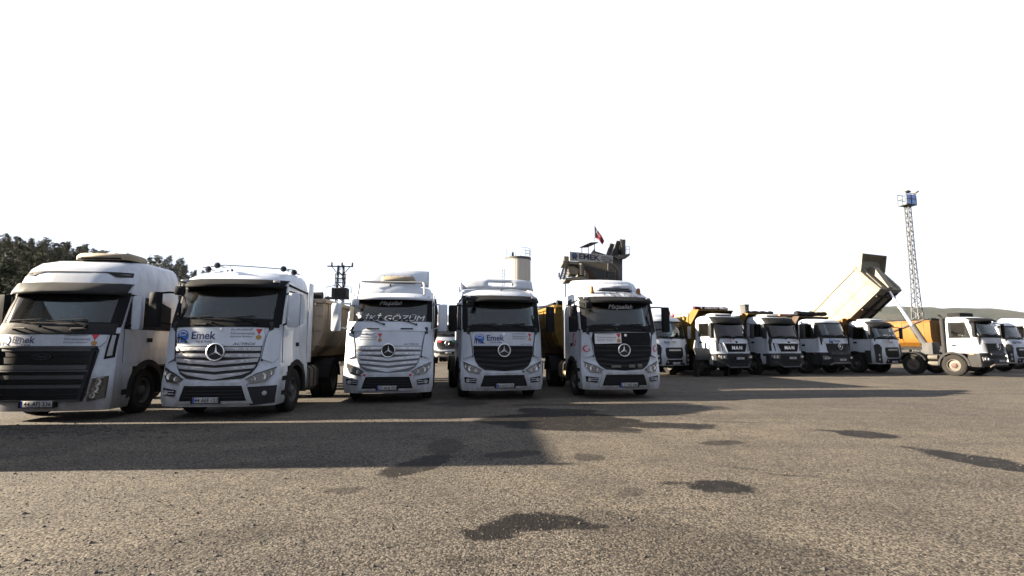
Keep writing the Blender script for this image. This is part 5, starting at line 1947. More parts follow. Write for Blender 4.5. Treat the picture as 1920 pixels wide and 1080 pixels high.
for i, (u, v, r) in enumerate(((.30, .56, .095), (.55, .8, .078), (.79, 1.0, .062))):
    g = G()
    g.tube([base + d * u, base + d * v], r, 14)
    g.build('ram_stage', 'chrome', t)
g = G()
g.box(-.34, .34, 2.72, 3.25, .95, 1.75, bev=.03)
g.build('ram_trunnion', 'steel_grey', t)
g = G()
g.prism([(-5.6, .05), (-5.72, .05), (-6.0, 1.5), (-5.9, 1.75), (-5.6, 1.75)], lambda a, b: (-.38, a, b), lambda a, b: (.1, a, b))
g.build('ram_shroud', 'cream_body', e)
for k in range(7):
    pass
g = G()                                              # ladder on the raised front wall
for x in (.62, .92):
    g.tube([(x, -5.68, .1), (x, -5.68, 1.5)], .018, 6)
for k in range(6):
    g.tube([(.62, -5.68, .2 + .24 * k), (.92, -5.68, .2 + .24 * k)], .014, 6)
g.build('ladder', 'pale_rib', e)
g = G()
g.box(-1.0, .3, 1.0, 1.6, 3.08, 3.3, bev=.06)
g.build('roof_box', 'black_plastic', t)
g = G()
g.tube([(-1.05, 1.82, .9), (-1.05, 1.82, 3.0), (-1.05, 1.95, 3.2)], .1, 10)
g.build('air_intake', 'grey_plastic', t)
g = G()
for x, z in ((-1.0, .62), (-1.0, .95)):
    g.tube([(x, 2.15, z), (x, 2.6, z)], .13, 12)
g.build('air_tank', 'tank', t)
# 12 and its orange trailer
t, c = ford('white tractor truck half cut off by the right edge, behind the raised tipper', (30.2, 30.2, 0), 23.4, '44', banner='be', roof=None, name='tractor_truck', yl=7, axles=(5.2,))
ca_, sa_ = math.cos(R(23.4)), math.sin(R(23.4))
tr = trailer('bright orange tub trailer with a slanting tarpaulin arm, behind the raised tipper', (34.9, 41.5, 0), 23.4, 'orange', L=7.5, z0=1.5, z1=3.5, wt=1.25, tarp='tarp_black', name='dump_trailer')
g = G()
g.bar((-1.34, 4.6, 2.1), (-1.34, .3, 3.7), .09, .12)
g.build('tarpaulin_arm', 'brown_steel', tr)
# 13: tall sleeper behind, at the picture's edge
actros('tractor_truck', 'tall white sleeper tractor cut off at the right edge, behind the others', (35.6, 33.6, 0), 23.0, dict(paint='white_clean', plate='44'))
# old tractor deep between the third and fourth trucks
t, c = arocs('white truck with star badge facing out from behind, seen between two front trucks', (-5.6, 44.0, 0), 2, '44', banner=False, flapmat='white_clean', name='parked_truck')
t['group'] = 'trucks behind the front row'
t.scale = (1.1, 1.1, 1.17)
for ch in t.children:
    if ch.name.split('.')[0] == 'bumper':
        ch.data.materials[0] = MATS['white_clean']
g = G()
g.patch([(-.85, 1.58), (-.45, 1.58), (-.45, 1.74), (-.85, 1.74)], c.front, .06, .01, .2)
g.build('sticker', 'decal_red', t)
g = G()
g.patch([(.4, 1.58), (.85, 1.58), (.85, 1.75), (.4, 1.75)], c.front, .06, .01, .2)
paint('decal_green', (.02, .16, .06), .5, .1)
g.build('sticker', 'decal_green', t)
g = G()
g.box(-1.2, 1.2, 2.1, 7.5, 1.2, 3.7, bev=.03)
g.build('box_body', 'white_grimy', t)
# ------------------------------------------------------------------ outside left: added unseen container sized to cast the long shadow on the yard
p = thing('added_flat_trailer', 'added low flat trailer under the container, outside the picture on the left', 'trailer', (-12.45, 6.35, 0), R(3))
g = G()
g.box(-1.2, 1.2, 0, 4.0, 1.0, 1.18, bev=.02)
g.build('deck', 'steel_grey', p)
for y in (2.0, 3.0):
    for x in (-1, 1):
        wheel(p, x, y, .48)
g = G()
g.box(-.1, .1, -1.2, .1, .8, 1.0)
g.build('drawbar', 'chassis', p)
g = G()
for x in (-.7, .7):
    g.box(x - .05, x + .05, .2, .3, 0, 1.0)
g.build('prop_leg', 'chassis', p)
cn = thing('shadow_container', 'added pale grey corrugated container on a flat trailer, outside the picture on the left', 'shadow_container', (-12.45, 6.35, 1.184), R(3))
g = G()
n = 21
for sg in (-1, 1):
    pts = []
    for k in range(n):
        y = .06 + 3.88 * k / (n - 1)
        pts.append((sg * (1.2 - (.04 if k % 4 < 2 else 0)), y))
    g.loft([[(x, y, z) for x, y in pts] for z in (.1, 2.5)], closed=False, cap0=False, cap1=False)
g.box(-1.15, 1.15, .05, .09, .1, 2.5)
g.box(-1.15, 1.15, 3.91, 3.95, .1, 2.5)
g.box(-1.19, 1.19, 0.03, 3.97, 2.5, 2.55)
g.build('wall', 'white_grimy', cn)
for x in (-1.2, 1.2):
    for y in (0.0, 3.9):
        g = G()
        g.box(x - .06, x + .06, y, y + .12, 0, 2.6)
        g.build('corner_post', 'steel_grey', cn)
for y in (.0, 3.88):
    for z in (0, 2.5):
        g = G()
        g.box(-1.14, 1.14, y + .01, y + .11, z, z + .1)
        g.build('end_rail', 'steel_grey', cn)

# ------------------------------------------------------------------ hills
def hill_h(x, y):
    s = lambda t: max(0, min(1, t)) ** 2 * (3 - 2 * max(0, min(1, t)))
    return 19 * s((-x - 38) / 70) * s((y - 55) / 60) + 0.8 * mnoise.noise(Vector((x * .03, y * .03, 0))) * s((-x - 38) / 40)
m, nt, b = newmat('dry_slope')
tc = N(nt, 'ShaderNodeTexCoord')
n1 = N(nt, 'ShaderNodeTexNoise')
n1.inputs['Scale'].default_value = .12
n1.inputs['Detail'].default_value = 8
nt.links.new(tc.outputs['Object'], n1.inputs[0])
nt.links.new(mixc(nt, ramp(nt, n1.outputs[0], .4, .65), (.0065, .0078, .0045), (.014, .013, .008)), b.inputs['Base Color'])
b.inputs['Roughness'].default_value = .95
b.inputs['Specular IOR Level'].default_value = 0
g = G()
xs = [-420 + 12 * i for i in range(34)]
ys = [50 + 10 * j for j in range(36)]
vs = [(x, y, hill_h(x, y) - .25) for y in ys for x in xs]
W_ = len(xs)
g.poly(vs, [(j * W_ + i, j * W_ + i + 1, (j + 1) * W_ + i + 1, (j + 1) * W_ + i) for j in range(len(ys) - 1) for i in range(W_ - 1)])
h = g.build('wooded_hill', 'dry_slope', sharp=180)
h['kind'] = 'structure'
m, nt, b = newmat('far_hill')
tc = N(nt, 'ShaderNodeTexCoord')
n1 = N(nt, 'ShaderNodeTexNoise')
n1.inputs['Scale'].default_value = .006
n1.inputs['Detail'].default_value = 10
n1.inputs['Roughness'].default_value = .7
nt.links.new(tc.outputs['Object'], n1.inputs[0])
vo = N(nt, 'ShaderNodeTexVoronoi')
vo.inputs['Scale'].default_value = .06
nt.links.new(tc.outputs['Object'], vo.inputs['Vector'])
c1 = mixc(nt, ramp(nt, n1.outputs[0], .46, .60), (.011, .0145, .010), (.026, .0225, .0165))
c1 = mixc(nt, ramp(nt, vo.outputs['Distance'], .25, .6, (.6, .6, .6, 1), (0, 0, 0, 1)), c1, (.009, .011, .008))
nt.links.new(c1, b.inputs['Base Color'])
b.inputs['Roughness'].default_value = 1
b.inputs['Specular IOR Level'].default_value = 0
def ridge(name, y0, depth, x0, x1, hf, seed):
    g = G()
    nx, ny = 260, 14
    vs = []
    for j in range(ny):
        t = j / (ny - 1)
        for i in range(nx):
            x = x0 + (x1 - x0) * i / (nx - 1)
            u = x / y0
            n_ = mnoise.fractal(Vector((x * .0016 + seed, t * 1.2, seed)), 1.0, 2.1, 6)
            n2 = mnoise.noise(Vector((x * .02 + seed, t * 6, seed)))
            z = hf(u) * math.sin(math.pi * .5 * min(1, t * 1.15)) * (1 + .22 * n_) + n2 * 7 * t + 3.5 * t * mnoise.noise(Vector((x * .09, seed, t)))
            vs.append((x, y0 + depth * t, z - 2 if j else -5))
    g.poly(vs, [(j * nx + i, j * nx + i + 1, (j + 1) * nx + i + 1, (j + 1) * nx + i) for j in range(ny - 1) for i in range(nx - 1)])
    o = g.build(name, 'far_hill', sharp=180)
    o['kind'] = 'structure'
def hf_right(u):
    return lerp_tab([(-1.5, 45), (-.4, 70), (-.1, 85), (.2, 75), (.5, 80), (.68, 105), (.74, 104), (.80, 118), (.86, 134), (.95, 140), (1.1, 128), (1.6, 110)], u)[0]
ridge('far_hill', 1400, 500, -1500, 2600, hf_right, 3.3)
ridge('far_hill', 2600, 600, -2600, 4600, lambda u: 95 + 25 * math.sin(u * 5), 9.1)

# ------------------------------------------------------------------ pines on the hill
m, nt, b = newmat('needles')
oi = N(nt, 'ShaderNodeObjectInfo')
tc = N(nt, 'ShaderNodeTexCoord')
n1 = N(nt, 'ShaderNodeTexNoise')
n1.inputs['Scale'].default_value = 1.3
n1.inputs['Detail'].default_value = 3
nt.links.new(tc.outputs['Object'], n1.inputs[0])
c0 = mixc(nt, ramp(nt, n1.outputs[0], .35, .65), (.008, .0138, .007), (.025, .032, .0135))
c0 = mixc(nt, oi.outputs['Random'], c0, mixc(nt, 1.0, c0, (1.25, 1.05, .8), 'MULTIPLY'))
nt.links.new(c0, b.inputs['Base Color'])
b.inputs['Roughness'].default_value = .8
b.inputs['Specular IOR Level'].default_value = .15
def pine_mesh(seed, hgt, spread, broad):
    rng = random.Random(seed)
    g = G()
    lean = rng.uniform(-.25, .25)
    spine = [(lean * t * t, .2 * math.sin(t * 3) * t, hgt * t) for t in (0, .25, .5, .75, .97)]
    g.tube(spine, [.17, .14, .11, .07, .02], 7)
    tufts = []
    nl = 30
    for k in range(nl):
        t = .10 + .88 * k / nl + rng.uniform(-.015, .015)
        z = hgt * t
        prof = math.sin(math.pi * min(1, (1 - t) * .62 + .06)) ** (.8 if broad else 1.15)
        reach = spread * prof * rng.uniform(.5, 1.15) * (1 if t < .7 else 1 - (t - .7) * 1.9)
        for q in range(rng.choice((2, 3, 3, 4))):
            a = rng.random() * 6.283
            if rng.random() < .12:
                continue
            x0, y0 = lean * t * t, .2 * math.sin(t * 3) * t
            tip = Vector((x0 + reach * math.cos(a), y0 + reach * math.sin(a), z + reach * rng.uniform(-.1, .3)))
            g.tube([(x0, y0, z - .05), tip], [.035, .012], 4, caps=False)
            for s in range(7):
                f = rng.uniform(.35, 1.08)
                tufts.append((Vector((x0, y0, z)).lerp(tip, f) + Vector((rng.gauss(0, .22), rng.gauss(0, .22), rng.gauss(.05, .14))), rng.uniform(.2, .4)))
    trunk = g
    f = G()
    for pos, r in tufts:
        for _ in range(13):
            d = Vector((rng.gauss(0, 1), rng.gauss(0, 1), rng.gauss(.25, .7))).normalized()
            sd_ = d.cross(Vector((rng.gauss(0, 1), rng.gauss(0, 1), rng.gauss(0, 1)))).normalized() * r * rng.uniform(.08, .16)
            a = pos + d * r * .1
            bq = pos + d * r * rng.uniform(.7, 1.2)
            f.bm.faces.new([f.bm.verts.new(v) for v in (a - sd_, a + sd_, bq)])
    return trunk, f
PROTO = []
for sd_, hh, sp, br in ((1, 10, 2.3, True), (2, 9, 2.0, True), (3, 11, 2.1, False), (4, 8, 2.2, True), (5, 12, 2.4, True), (6, 9.5, 1.7, False)):
    a, f = pine_mesh(sd_, hh, sp, br)
    to = a.build('trunk', 'bark')
    fo = f.build('crown', 'needles', smooth=False)
    PROTO.append((to.data, fo.data, hh))
    bpy.data.objects.remove(to)
    bpy.data.objects.remove(fo)
rng = random.Random(11)
spots = []
def px_to(u, Y):
    return (u - 960) / 950 * Y
for u in range(-40, 205, 13):                         # dense wood at the left
    for Y in (104, 112, 121, 131):
        spots.append((u + rng.uniform(-7, 7), Y + rng.uniform(-4, 4)))
for u in range(-40, 75, 12):
    for Y in (72, 79, 87, 95):
        spots.append((u + rng.uniform(-6, 6), Y + rng.uniform(-3, 3)))
for u in (236, 243, 270, 282, 291, 302, 313, 322, 333, 341, 352, 360, 372, 384, 396, 408, 420):
    for Y in (148, 160):
        spots.append((u + rng.uniform(-4, 4), Y + rng.uniform(-4, 4)))
for u in (570, 597, 604, 612):
    spots.append((u, 128 + rng.uniform(-6, 6)))
# height the tree tops reach in the photograph along the wood's edge
TOP = [(-60, 425), (0, 432), (25, 445), (60, 443), (90, 443), (120, 452), (150, 456), (172, 458), (190, 468), (200, 486), (230, 486), (243, 472), (256, 488), (270, 478), (285, 474), (320, 478), (340, 484), (352, 500), (380, 500), (420, 497), (560, 560), (600, 548), (620, 558)]
cnt = 0
for u, Y in spots:
    x = px_to(u, Y)
    z = hill_h(x, Y) - .3
    vtop = lerp_tab(TOP, u)[0] + rng.choice((0, 4, 10, 18, 26)) + rng.uniform(0, 6) + max(0, 100 - Y) * 1.6
    zt = 1.6 + Y * math.tan(math.atan((540 - vtop) / 950) + R(6.44))
    k = rng.randrange(6)
    td, fd, hh = PROTO[k]
    s = (zt - z) / hh
    if s < .35:
        continue
    s = min(s, 1.9)
    t = bpy.data.objects.new('pine_tree', None)
    C.objects.link(t)
    t.location = (x, Y, z)
    t.rotation_euler = (0, 0, rng.random() * 6.28)
    t.scale = (min(s, 1.25) * rng.uniform(.9, 1.1),) * 2 + (s,)
    left = u < 215
    if u > 500:
        lab, grp = 'small dark pine top showing behind the beige trailer, beside the transformer pole', 'pines beside the transformer pole'
    elif left:
        lab, grp = 'dark green pine in the dense wood on the hill at far left', 'pines of the dense wood at far left'
    else:
        lab, grp = 'dark pine on the ridge above the two leftmost trucks', 'pines on the ridge above the trucks'
    tag(t, lab, 'tree', grp)
    for nm, me in (('trunk', td), ('crown', fd)):
        o = bpy.data.objects.new(nm, me)
        C.objects.link(o)
        o.parent = t

# ------------------------------------------------------------------ transformer pole
p = thing('transformer_pole', 'steel lattice pole with crossarm, insulators and a transformer platform', 'pole', (-13.65, 40, 0), R(6))
for sx in (-1, 1):
    for sy in (-1, 1):
        g = G()
        g.bar((sx * .38, sy * .38, 0), (sx * .2, sy * .2, 7.9), .07)
        g.build('pole_leg', 'plant_grey', p)
for k in range(16):
    z0, z1 = k * .5, k * .5 + .5
    w0, w1 = .38 - .18 * z0 / 7.9, .38 - .18 * z1 / 7.9
    g = G()
    s = 1 if k % 2 else -1
    for f in (-1, 1):
        g.bar((-s * w0, f * w0, z0), (s * w1, f * w1, z1), .04)
        g.bar((f * w0, -s * w0, z0), (f * w1, s * w1, z1), .04)
    g.build('lattice_brace', 'plant_grey', p)
g = G()
g.bar((-1.05, 0, 7.85), (.95, 0, 7.85), .09)
g.build('crossarm', 'plant_grey', p)
for sg in (-1, 1):
    g = G()
    g.bar((sg * .7, 0, 7.82), (sg * .15, 0, 7.15), .05)
    g.build('arm_strut', 'plant_grey', p)
for x in (-.72, .08, .88):
    g = G()
    g.lathe([(.05, 0), (.09, .04), (.05, .09), (.09, .13), (.05, .18), (.08, .22), (.03, .28), (0, .28)], 10, Matrix.Translation((x, 0, 7.9)))
    g.build('insulator', 'rust', p)
for z in (7.2, 6.85, 6.5):
    g = G()
    g.box(-.42, .42, -.05, .05, z, z + .07)
    g.build('switch_rail', 'plant_grey', p)
    for x in (-.38, .38):
        g = G()
        g.tube([(x, -.1, z), (x, -.1, z - .3)], .04, 6)
        g.build('fuse_tube', 'rust', p)
g = G()
g.box(-.55, .62, -.5, .5, 5.35, 6.1, bev=.05)
tf = g.build('transformer_tank', 'plant_grey', p)
for k in range(8):
    g = G()
    g.box(-.5 + .15 * k, -.46 + .15 * k, -.62, -.5, 5.4, 6.0)
    g.build('cooling_fin', 'plant_grey', tf)
g = G()
g.box(-1.0, 1.0, -.6, .6, 5.25, 5.34)
g.build('platform', 'plant_grey', p)
for x in (-1.0, 1.0):
    g = G()
    g.tube([(x, -.55, 5.3), (x * .95, -.55, 6.1), (x * .35, -.3, 6.3)], .03, 6)
    g.build('platform_rail', 'galv', p)

# ------------------------------------------------------------------ silo
p = thing('storage_silo', 'tall cream ribbed silo with dark rim and railing on top', 'silo', (.95, 80, 0), 0)
r = 2.02
nseg = 40
for k in range(nseg):
    a0, a1 = 2 * math.pi * k / nseg, 2 * math.pi * (k + .62) / nseg
    a2 = 2 * math.pi * (k + 1) / nseg
    if math.sin((a0 + a2) / 2) > .35:
        continue
    g = G()
    pts = [(r * math.cos(a), r * math.sin(a)) for a in (a0, (a0 + a1) / 2, a1)] + [((r - .07) * math.cos(a), (r - .07) * math.sin(a)) for a in (a1, a2)] + [((r - .2) * math.cos(a), (r - .2) * math.sin(a)) for a in (a2, a0)]
    g.prism(pts, lambda a, b: (a, b, 3.2), lambda a, b: (a, b, 15.2))
    g.build('wall_panel', 'silo_cream', p)
g = G()
g.lathe([(0, 3.1), (r - .12, 3.2), (r - .12, 15.2), (0, 15.3)], 32)
g.lathe([(.3, 1.2), (r - .15, 3.2)], 24)
g.build('inner_shell', 'silo_cream', p)
g = G()
g.lathe([(r - .1, 15.1), (r + .07, 15.1), (r + .07, 15.45), (r - .1, 15.48), (0, 15.5)], 40)
g.build('rim', 'silo_rim', p)
for k in range(12):
    a = R(-150 + 24 * k)
    g = G()
    g.tube([(r * math.cos(a), r * math.sin(a), 15.4), (r * math.cos(a), r * math.sin(a), 16.85 if -75 < math.degrees(a) < 60 else 15.9)], .035, 6)
    g.build('railing_post', 'galv', p)
for z in (15.95, 16.4, 16.85):
    g = G()
    g.tube([(r * math.cos(R(a)), r * math.sin(R(a)), z) for a in range(-78, 66, 8)], .03, 6)
    g.build('railing_bar', 'galv', p)
g = G()
g.tube([(-1.75, -.9, 15.4), (-1.75, -.9, 16.5), (-1.85, -.95, 16.7)], .05, 6)
g.build('vent_pipe', 'galv', p)
g = G()
g.box(-1.0, -.65, -1.6, -1.2, 15.45, 16.1)
g.tube([(-.82, -1.4, 16.1), (-.82, -1.4, 16.9)], .04, 6)
g.build('filter_box', 'galv', p)
for sg in (-1, 1):
    for sy in (-1, 1):
        g = G()
        g.tube([(sg * 1.5, sy * 1.5, 0), (sg * 1.5, sy * 1.5, 3.6)], .12, 8)
        g.build('silo_leg', 'galv', p)
for x in (-2.5, -2.15):
    g = G()
    g.tube([(x, -.6, 0), (x, -.6, 13.7)], .05, 6)
    g.build('ladder_rail', 'galv', p)
for k in range(28):
    g = G()
    g.bar((-2.5, -.6, .4 + k * .48), (-2.15, -.6, .4 + k * .48), .04)
    g.build('ladder_rung', 'galv', p)

# ------------------------------------------------------------------ asphalt plant
def plant():
    p = thing('asphalt_plant', 'grey asphalt plant tower with name board, stair, cabin and skip track', 'plant', (0, 70, 0), 0)
    X = lambda u, v, d=0.0: Vector(((u - 960) / 950 * (70 + d) / math.cos(0) * 1.0, d, 1.6 + (70 + d) * math.tan(math.atan((540 - v) / 950) + R(6.44))))
    def P2(u, v, d=0.0):
        b_ = (540 - v) / 950
        t = (70 + d) / (math.cos(R(6.44)) - b_ * math.sin(R(6.44)))
        return Vector(((u - 960) / 950 * t, d, 1.6 + t * (math.sin(R(6.44)) + b_ * math.cos(R(6.44)))))
    def slab(name, mat, quad, d0, d1, bev=0):
        g = G()
        q0 = [P2(u, v, d0) for u, v in quad]
        vs = [(q.x, d0, q.z) for q in q0] + [(q.x, d1, q.z) for q in q0]
        n = len(quad)
        g.poly(vs, [tuple(range(n)), tuple(range(2 * n - 1, n - 1, -1))] + [(k, n + k, n + (k + 1) % n, (k + 1) % n) for k in range(n)])
        return g.build(name, mat, p)
    base = 640
    slab('mixer_tower', 'plant_dust', [(1086, base), (1140, base), (1140, 486), (1086, 486)], 1.0, 5.0)
    slab('elevator_casing', 'plant_grey', [(1140, base), (1167, base), (1167, 481), (1148, 481), (1140, 492)], .6, 3.2)
    for u0, u1, v0, v1 in ((1137, 1150, 458, 480), ):
        pass
    # three inclined skip tracks on top
    for k, (a, b) in enumerate((((1141, 481), (1149, 458)), ((1150, 483), (1161, 453)), ((1155, 484), (1167, 450)))):
        g = G()
        p0, p1 = P2(*a, .6 + k * .8), P2(*b, .6 + k * .8)
        g.bar(p0, p1, .45, .6, (0, 1, 0))
        g.build('skip_track', 'plant_grey', p)
        g = G()
        g.bar(p0 + Vector((-.33, -.05, .1)), p1 + Vector((-.33, -.05, .1)), .12, .66, (0, 1, 0))
        g.build('track_flange', 'plant_dust', p)
    slab('head_frame', 'plant_grey', [(1164, 449), (1173, 449), (1173, 478), (1167, 478)], .6, 2.6)
    slab('service_platform', 'plant_grey', [(1152, 481), (1181, 475), (1181, 479), (1160, 486)], .2, 2.8)
    for u, v in ((1174, 462), (1180, 462)):
        g = G()
        g.bar(P2(u, v, .3), P2(u, 476, .3), .06)
        g.build('platform_post', 'galv', p)
    for v in (462, 468):
        g = G()
        g.bar(P2(1172, v, .3), P2(1180.5, v, .3), .05)
        g.build('platform_rail', 'galv', p)
    # name board, slightly turned
    A, B_, C_, D_ = P2(1068, 471.5, -1.2), P2(1149, 479.5, -.2), P2(1149, 493.5, -.2), P2(1068, 488.5, -1.2)
    g = G()
    nrm = (B_ - A).cross(D_ - A).normalized()
    if nrm.y > 0:
        nrm = -nrm
    vs = [A, B_, C_, D_] + [q - nrm * .25 for q in (A, B_, C_, D_)]
    g.poly(vs, [(0, 1, 2, 3), (7, 6, 5, 4), (0, 4, 5, 1), (1, 5, 6, 2), (2, 6, 7, 3), (3, 7, 4, 0)])
    bd = g.build('name_board', 'sign_board', p)
    bm_ = lambda a, b, off=0.0: A + (B_ - A) * a + (D_ - A) * (1 - b) * 1.0 * (1 - .0 * a) + nrm * (.02 + off)
    Lw = (B_ - A).length
    Hh = (D_ - A).length
    mp = lambda a, b, off=0.0: bm_(a / Lw, b / Hh, off)
    g = G()
    g.text('EMEK', Hh * .82, mp, Lw * .455, Hh * .60, .01, bold=.035, sx=1.18)
    g.build('lettering', 'sign_ink', bd)
    g = G()
    g.text('YOL', Hh * .22, mp, Lw * .66, Hh * .10, .01, bold=.02, sx=1.3)
    g.build('lettering', 'sign_ink', bd)
    for i, s in enumerate(('ASFALT', 'ÜRETİM', 'TESİSİ')):
        g = G()
        g.text(s, Hh * .27, mp, Lw * .855, Hh * (.76 - .26 * i), .01, bold=.02, sx=1.35)
        g.build('lettering', 'decal_black', bd)
    g = G()
    g.patch(circ(Lw * .115, Hh * .56, Hh * .34, 20), mp, .012, .01, 5)
    g.build('round_emblem', 'sign_blue', bd)
    g = G()
    g.patch([(Lw * .06, Hh * .12), (Lw * .09, Hh * .5), (Lw * .13, Hh * .5), (Lw * .17, Hh * .12), (Lw * .14, Hh * .12), (Lw * .11, Hh * .4), (Lw * .085, Hh * .12)], mp, .024, .008, 5)
    g.build('emblem_road', 'decal_black', bd)
    # deck below the board, stair, railings
    slab('upper_deck', 'plant_dust', [(1056, 489), (1090, 491), (1090, 496), (1056, 494)], -1.0, 3.0)
    slab('lower_deck', 'plant_dust', [(1060, 521), (1104, 517), (1104, 523), (1060, 526)], -1.0, 3.0)
    slab('mixer_housing', 'plant_grey', [(1097, base), (1134, base), (1134, 508), (1097, 498)], -.8, 1.2)
    slab('hopper', 'plant_dust', [(1064, 500), (1078, 497), (1086, 506), (1083, 514), (1068, 514)], -.5, 2.5)
    g = G()
    q = P2(1091, 516, -1.2)
    q2 = P2(1091, 494, -1.2)
    g.tube([(q.x, q.y, q.z), (q.x, q.y, q2.z)], .33, 14)
    g.build('filter_drum', 'plant_dust', p)
    for u in (1060, 1073, 1078, 1084):
        g = G()
        g.bar(P2(u, base, .5), P2(u, 492, .5), .12)
        g.build('support_post', 'plant_grey', p)
    for du in (0, 6.5):
        g = G()
        g.bar(P2(1061 + du, 489, -1.4), P2(1050 + du, 524, -1.4), .1, .25)
        g.build('stair_stringer', 'plant_grey', p)
    for k in range(11):
        t = k / 10.5
        g = G()
        a = P2(1061 - 11 * t, 491 + 33 * t, -1.4)
        b = P2(1067.5 - 11 * t, 491 + 33 * t, -1.4)
        g.box(a.x, b.x, -1.65, -1.15, a.z - .03, a.z + .03)
        g.build('stair_tread', 'plant_dust', p)
    for u0, u1, v in ((1062, 1078, 509), (1062, 1078, 514), (1135, 1154, 509), (1135, 1154, 515), (1135, 1154, 521)):
        g = G()
        g.bar(P2(u0, v, -1.3), P2(u1, v, -1.3), .05)
        g.build('guard_rail', 'galv', p)
    for u, v0, v1 in ((1062, 506, 522), (1068, 506, 522), (1074, 506, 522), (1135, 507, 523), (1142, 507, 523), (1154, 507, 523)):
        g = G()
        g.bar(P2(u, v0, -1.3), P2(u, v1, -1.3), .05)
        g.build('guard_post', 'galv', p)
    slab('end_railing', 'plant_dust', [(1047, 511), (1050, 511), (1050, 520), (1047, 520)], -1.3, -1.2)
    slab('control_hut', 'plant_dust', [(1058, 480), (1068, 481), (1068, 491), (1058, 490)], -.5, 1.5)
    g = G()
    pts = [P2(1149, 496, -.6), P2(1156, 503, -.6), P2(1160, 512, -.6), P2(1163, 524, -.6)]
    g.tube(pts, .22, 10)
    g.build('chute_pipe', 'plant_dust', p)
    # canopy on top
    for u, v0, v1 in ((1091, 463, 475), (1103, 461, 476), (1115, 457, 476)):
        g = G()
        g.bar(P2(u, v0, 1.0), P2(u, v1, 1.0), .1)
        g.build('canopy_post', 'galv', p)
    g = G()
    a, b, c_, d_ = P2(1087, 465, 0), P2(1107, 456, 0), P2(1122, 455, 2.4), P2(1102, 464, 2.4)
    g.poly([a, b, c_, d_] + [q + Vector((0, 0, .12)) for q in (a, b, c_, d_)], [(3, 2, 1, 0), (4, 5, 6, 7), (0, 1, 5, 4), (1, 2, 6, 5), (2, 3, 7, 6), (3, 0, 4, 7)])
    g.build('canopy_roof', 'rust', p)
    slab('conveyor_head', 'plant_dust', [(1108, 474), (1114, 467), (1117, 471), (1136, 477), (1110, 478)], .2, 2.0)
    slab('drum_burner', 'rust', [(1098, 506), (1108, 504), (1118, 522), (1108, 522)], -1.1, -.6)
    slab('dark_opening', 'decal_black', [(1135, 510), (1140, 509), (1140, 521), (1135, 521)], -.84, -.8)
    # flag
    f = thing('flag', 'dark red flag with white crescent hanging from the plant tower', 'flag', (0, 70, 0), 0)
    q0, q1 = P2(1115, 423, .8), P2(1115, 478, .8)
    g = G()
    g.tube([q1, q0 + Vector((0, 0, .1))], .035, 6)
    g.build('flag_pole', 'galv', f)
    k = 70 / 950
    g = G()
    rows = []
    for i in range(9):
        t = i / 8
        top = Vector((q0.x + .04 + t * 1.32, .8 + .12 * math.sin(t * 7), q0.z - .02 - t * 2.2))
        bot = Vector((q0.x + .04 + t * 1.05, .8 + .10 * math.sin(t * 7 + .6), q0.z - 1.8 - t * .82 + .12 * math.sin(t * 5)))
        rows.append([top.lerp(bot, s / 5) + Vector((0, .06 * math.sin(s * 1.7 + i), 0)) for s in range(6)])
    g.loft(rows, closed=False, cap0=False, cap1=False)
    fc = g.build('cloth', 'flag_red', f, sharp=180)
    fc.modifiers.new('thickness', 'SOLIDIFY').thickness = .01
    g = G()
    fm = lambda a, b, off=0.0: Vector((q0.x + .1 + a, .55 - off, q0.z - .75 - a * 1.15 + b))
    o1 = [(.36 + .30 * math.cos(R(t)), .30 * 1.3 * math.sin(R(t))) for t in range(50, 311, 20)]
    o2 = [(.43 + .23 * math.cos(R(t)), .23 * 1.3 * math.sin(R(t))) for t in range(300, 59, -20)]
    g.patch(o1 + o2, fm, .05, .01, 5)
    g.build('crescent', 'decal_white', f)
plant()

# ------------------------------------------------------------------ floodlight tower
p = thing('floodlight_tower', 'tall tapering lattice tower with a floodlight cage on top', 'tower', (48.0, 60, 0), R(18))
H = 18.4
TW = [(0, .52), (4.5, .40), (8, .29), (12, .235), (30, .19)]
for sx in (-1, 1):
    for sy in (-1, 1):
        g = G()
        hs = [0, 4.5, 8, 12, H]
        for za, zb in zip(hs, hs[1:]):
            wa, wb_ = lerp_tab(TW, za)[0], lerp_tab(TW, zb)[0]
            g.bar((sx * wa, sy * wa, za), (sx * wb_, sy * wb_, zb), .09)
        g.build('tower_leg', 'galv', p)
nb = 32
for k in range(nb):
    z0, z1 = H * k / nb, H * (k + 1) / nb
    w0, w1 = lerp_tab(TW, z0)[0], lerp_tab(TW, z1)[0]
    s = 1 if k % 2 else -1
    for ax in (0, 1):
        for f in (-1, 1):
            g = G()
            if ax == 0:
                g.bar((-s * w0, f * w0, z0), (s * w1, f * w1, z1), .055)
            else:
                g.bar((f * w0, -s * w0, z0), (f * w1, s * w1, z1), .055)
            g.build('lattice_brace', 'galv', p)
g = G()
g.box(-.86, .86, -.55, .55, H, H + .08)
g.build('cage_floor', 'galv', p)
for sx in (-1, 0, 1):
    for sy in (-1, 1):
        g = G()
        g.bar((sx * 0.83, sy * 0.52, H), (sx * 0.83, sy * 0.52, H + 1.4), .06)
        g.build('cage_post', 'galv', p)
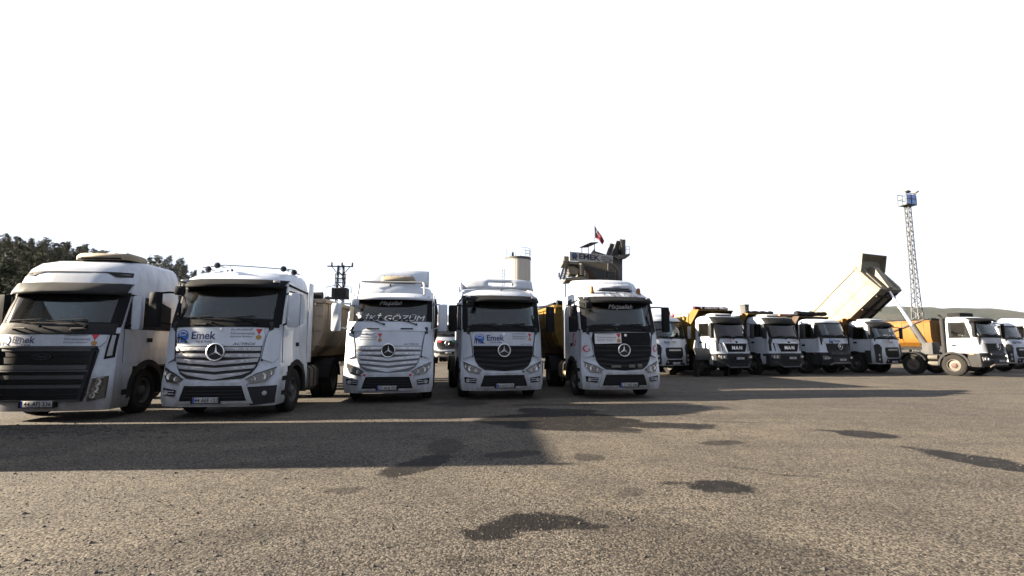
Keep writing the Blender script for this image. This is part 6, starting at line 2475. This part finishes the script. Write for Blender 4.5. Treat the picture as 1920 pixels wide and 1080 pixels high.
for z in (.75, 1.4):
    for sy in (-1, 1):
        g = G()
        g.bar((-0.86, sy * 0.52, H + z), (0.86, sy * 0.52, H + z), .06)
        g.build('cage_rail', 'galv', p)
    for sx in (-1, 1):
        g = G()
        g.bar((sx * 0.83, -0.52, H + z), (sx * 0.83, 0.52, H + z), .06)
        g.build('cage_rail', 'galv', p)
for x in (-.55, 0, .55):  # lamp boxes nearly fill the cage to carry the painted sky panels
    g = G()
    g.box(x - .26, x + .26, -.47, -.3, H + .12, H + 1.32, bev=.04)
    fl = g.build('floodlight', 'galv', p)
    g = G()
    g.box(x - .25, x + .25, -.485, -.472, H + .15, H + 1.29)
    g.build('sky_panel', 'sky_blue', fl)  # painted panel for the blue sky seen through the cage railings
for x, rz in ((-.5, .2), (.9, -.5)):
    g = G()
    M = Matrix.Translation((x, -.5, H + 1.62)) @ Matrix.Rotation(rz, 4, 'Y')
    g.box(-.33, .33, -.2, .2, -.08, .08, M, .03)
    g.build('floodlight', 'rim_pale', p)

# ------------------------------------------------------------------ grey block behind the tippers
p = thing('concrete_stack', 'grey square concrete stack rising behind the tipper trucks', 'building', (40.0, 87, 0), R(28))
g = G()
g.box(-.5, .5, -.5, .5, 0, 8.4, bev=.03)
g.build('shaft', 'concrete', p)
g = G()
g.box(-.56, .56, -.56, .56, 8.35, 8.55, bev=.02)
g.build('cap', 'concrete', p)

# ------------------------------------------------------------------ the air
g = G()
g.box(-4200, 4200, -320, 5200, -8, 190)
m = bpy.data.materials.new('air')
m.use_nodes = True
nt = m.node_tree
nt.nodes.clear()
out = nt.nodes.new('ShaderNodeOutputMaterial')
pv = nt.nodes.new('ShaderNodeVolumePrincipled')
pv.inputs['Color'].default_value = (.86, .92, 1, 1)
pv.inputs['Density'].default_value = 0.000025
nt.links.new(pv.outputs[0], out.inputs['Volume'])
MATS['air'] = m
hz = g.build('haze', 'air', smooth=False)
hz['kind'] = 'stuff'
hz['label'] = 'thin pale haze in the air over the yard'
hz['category'] = 'haze'
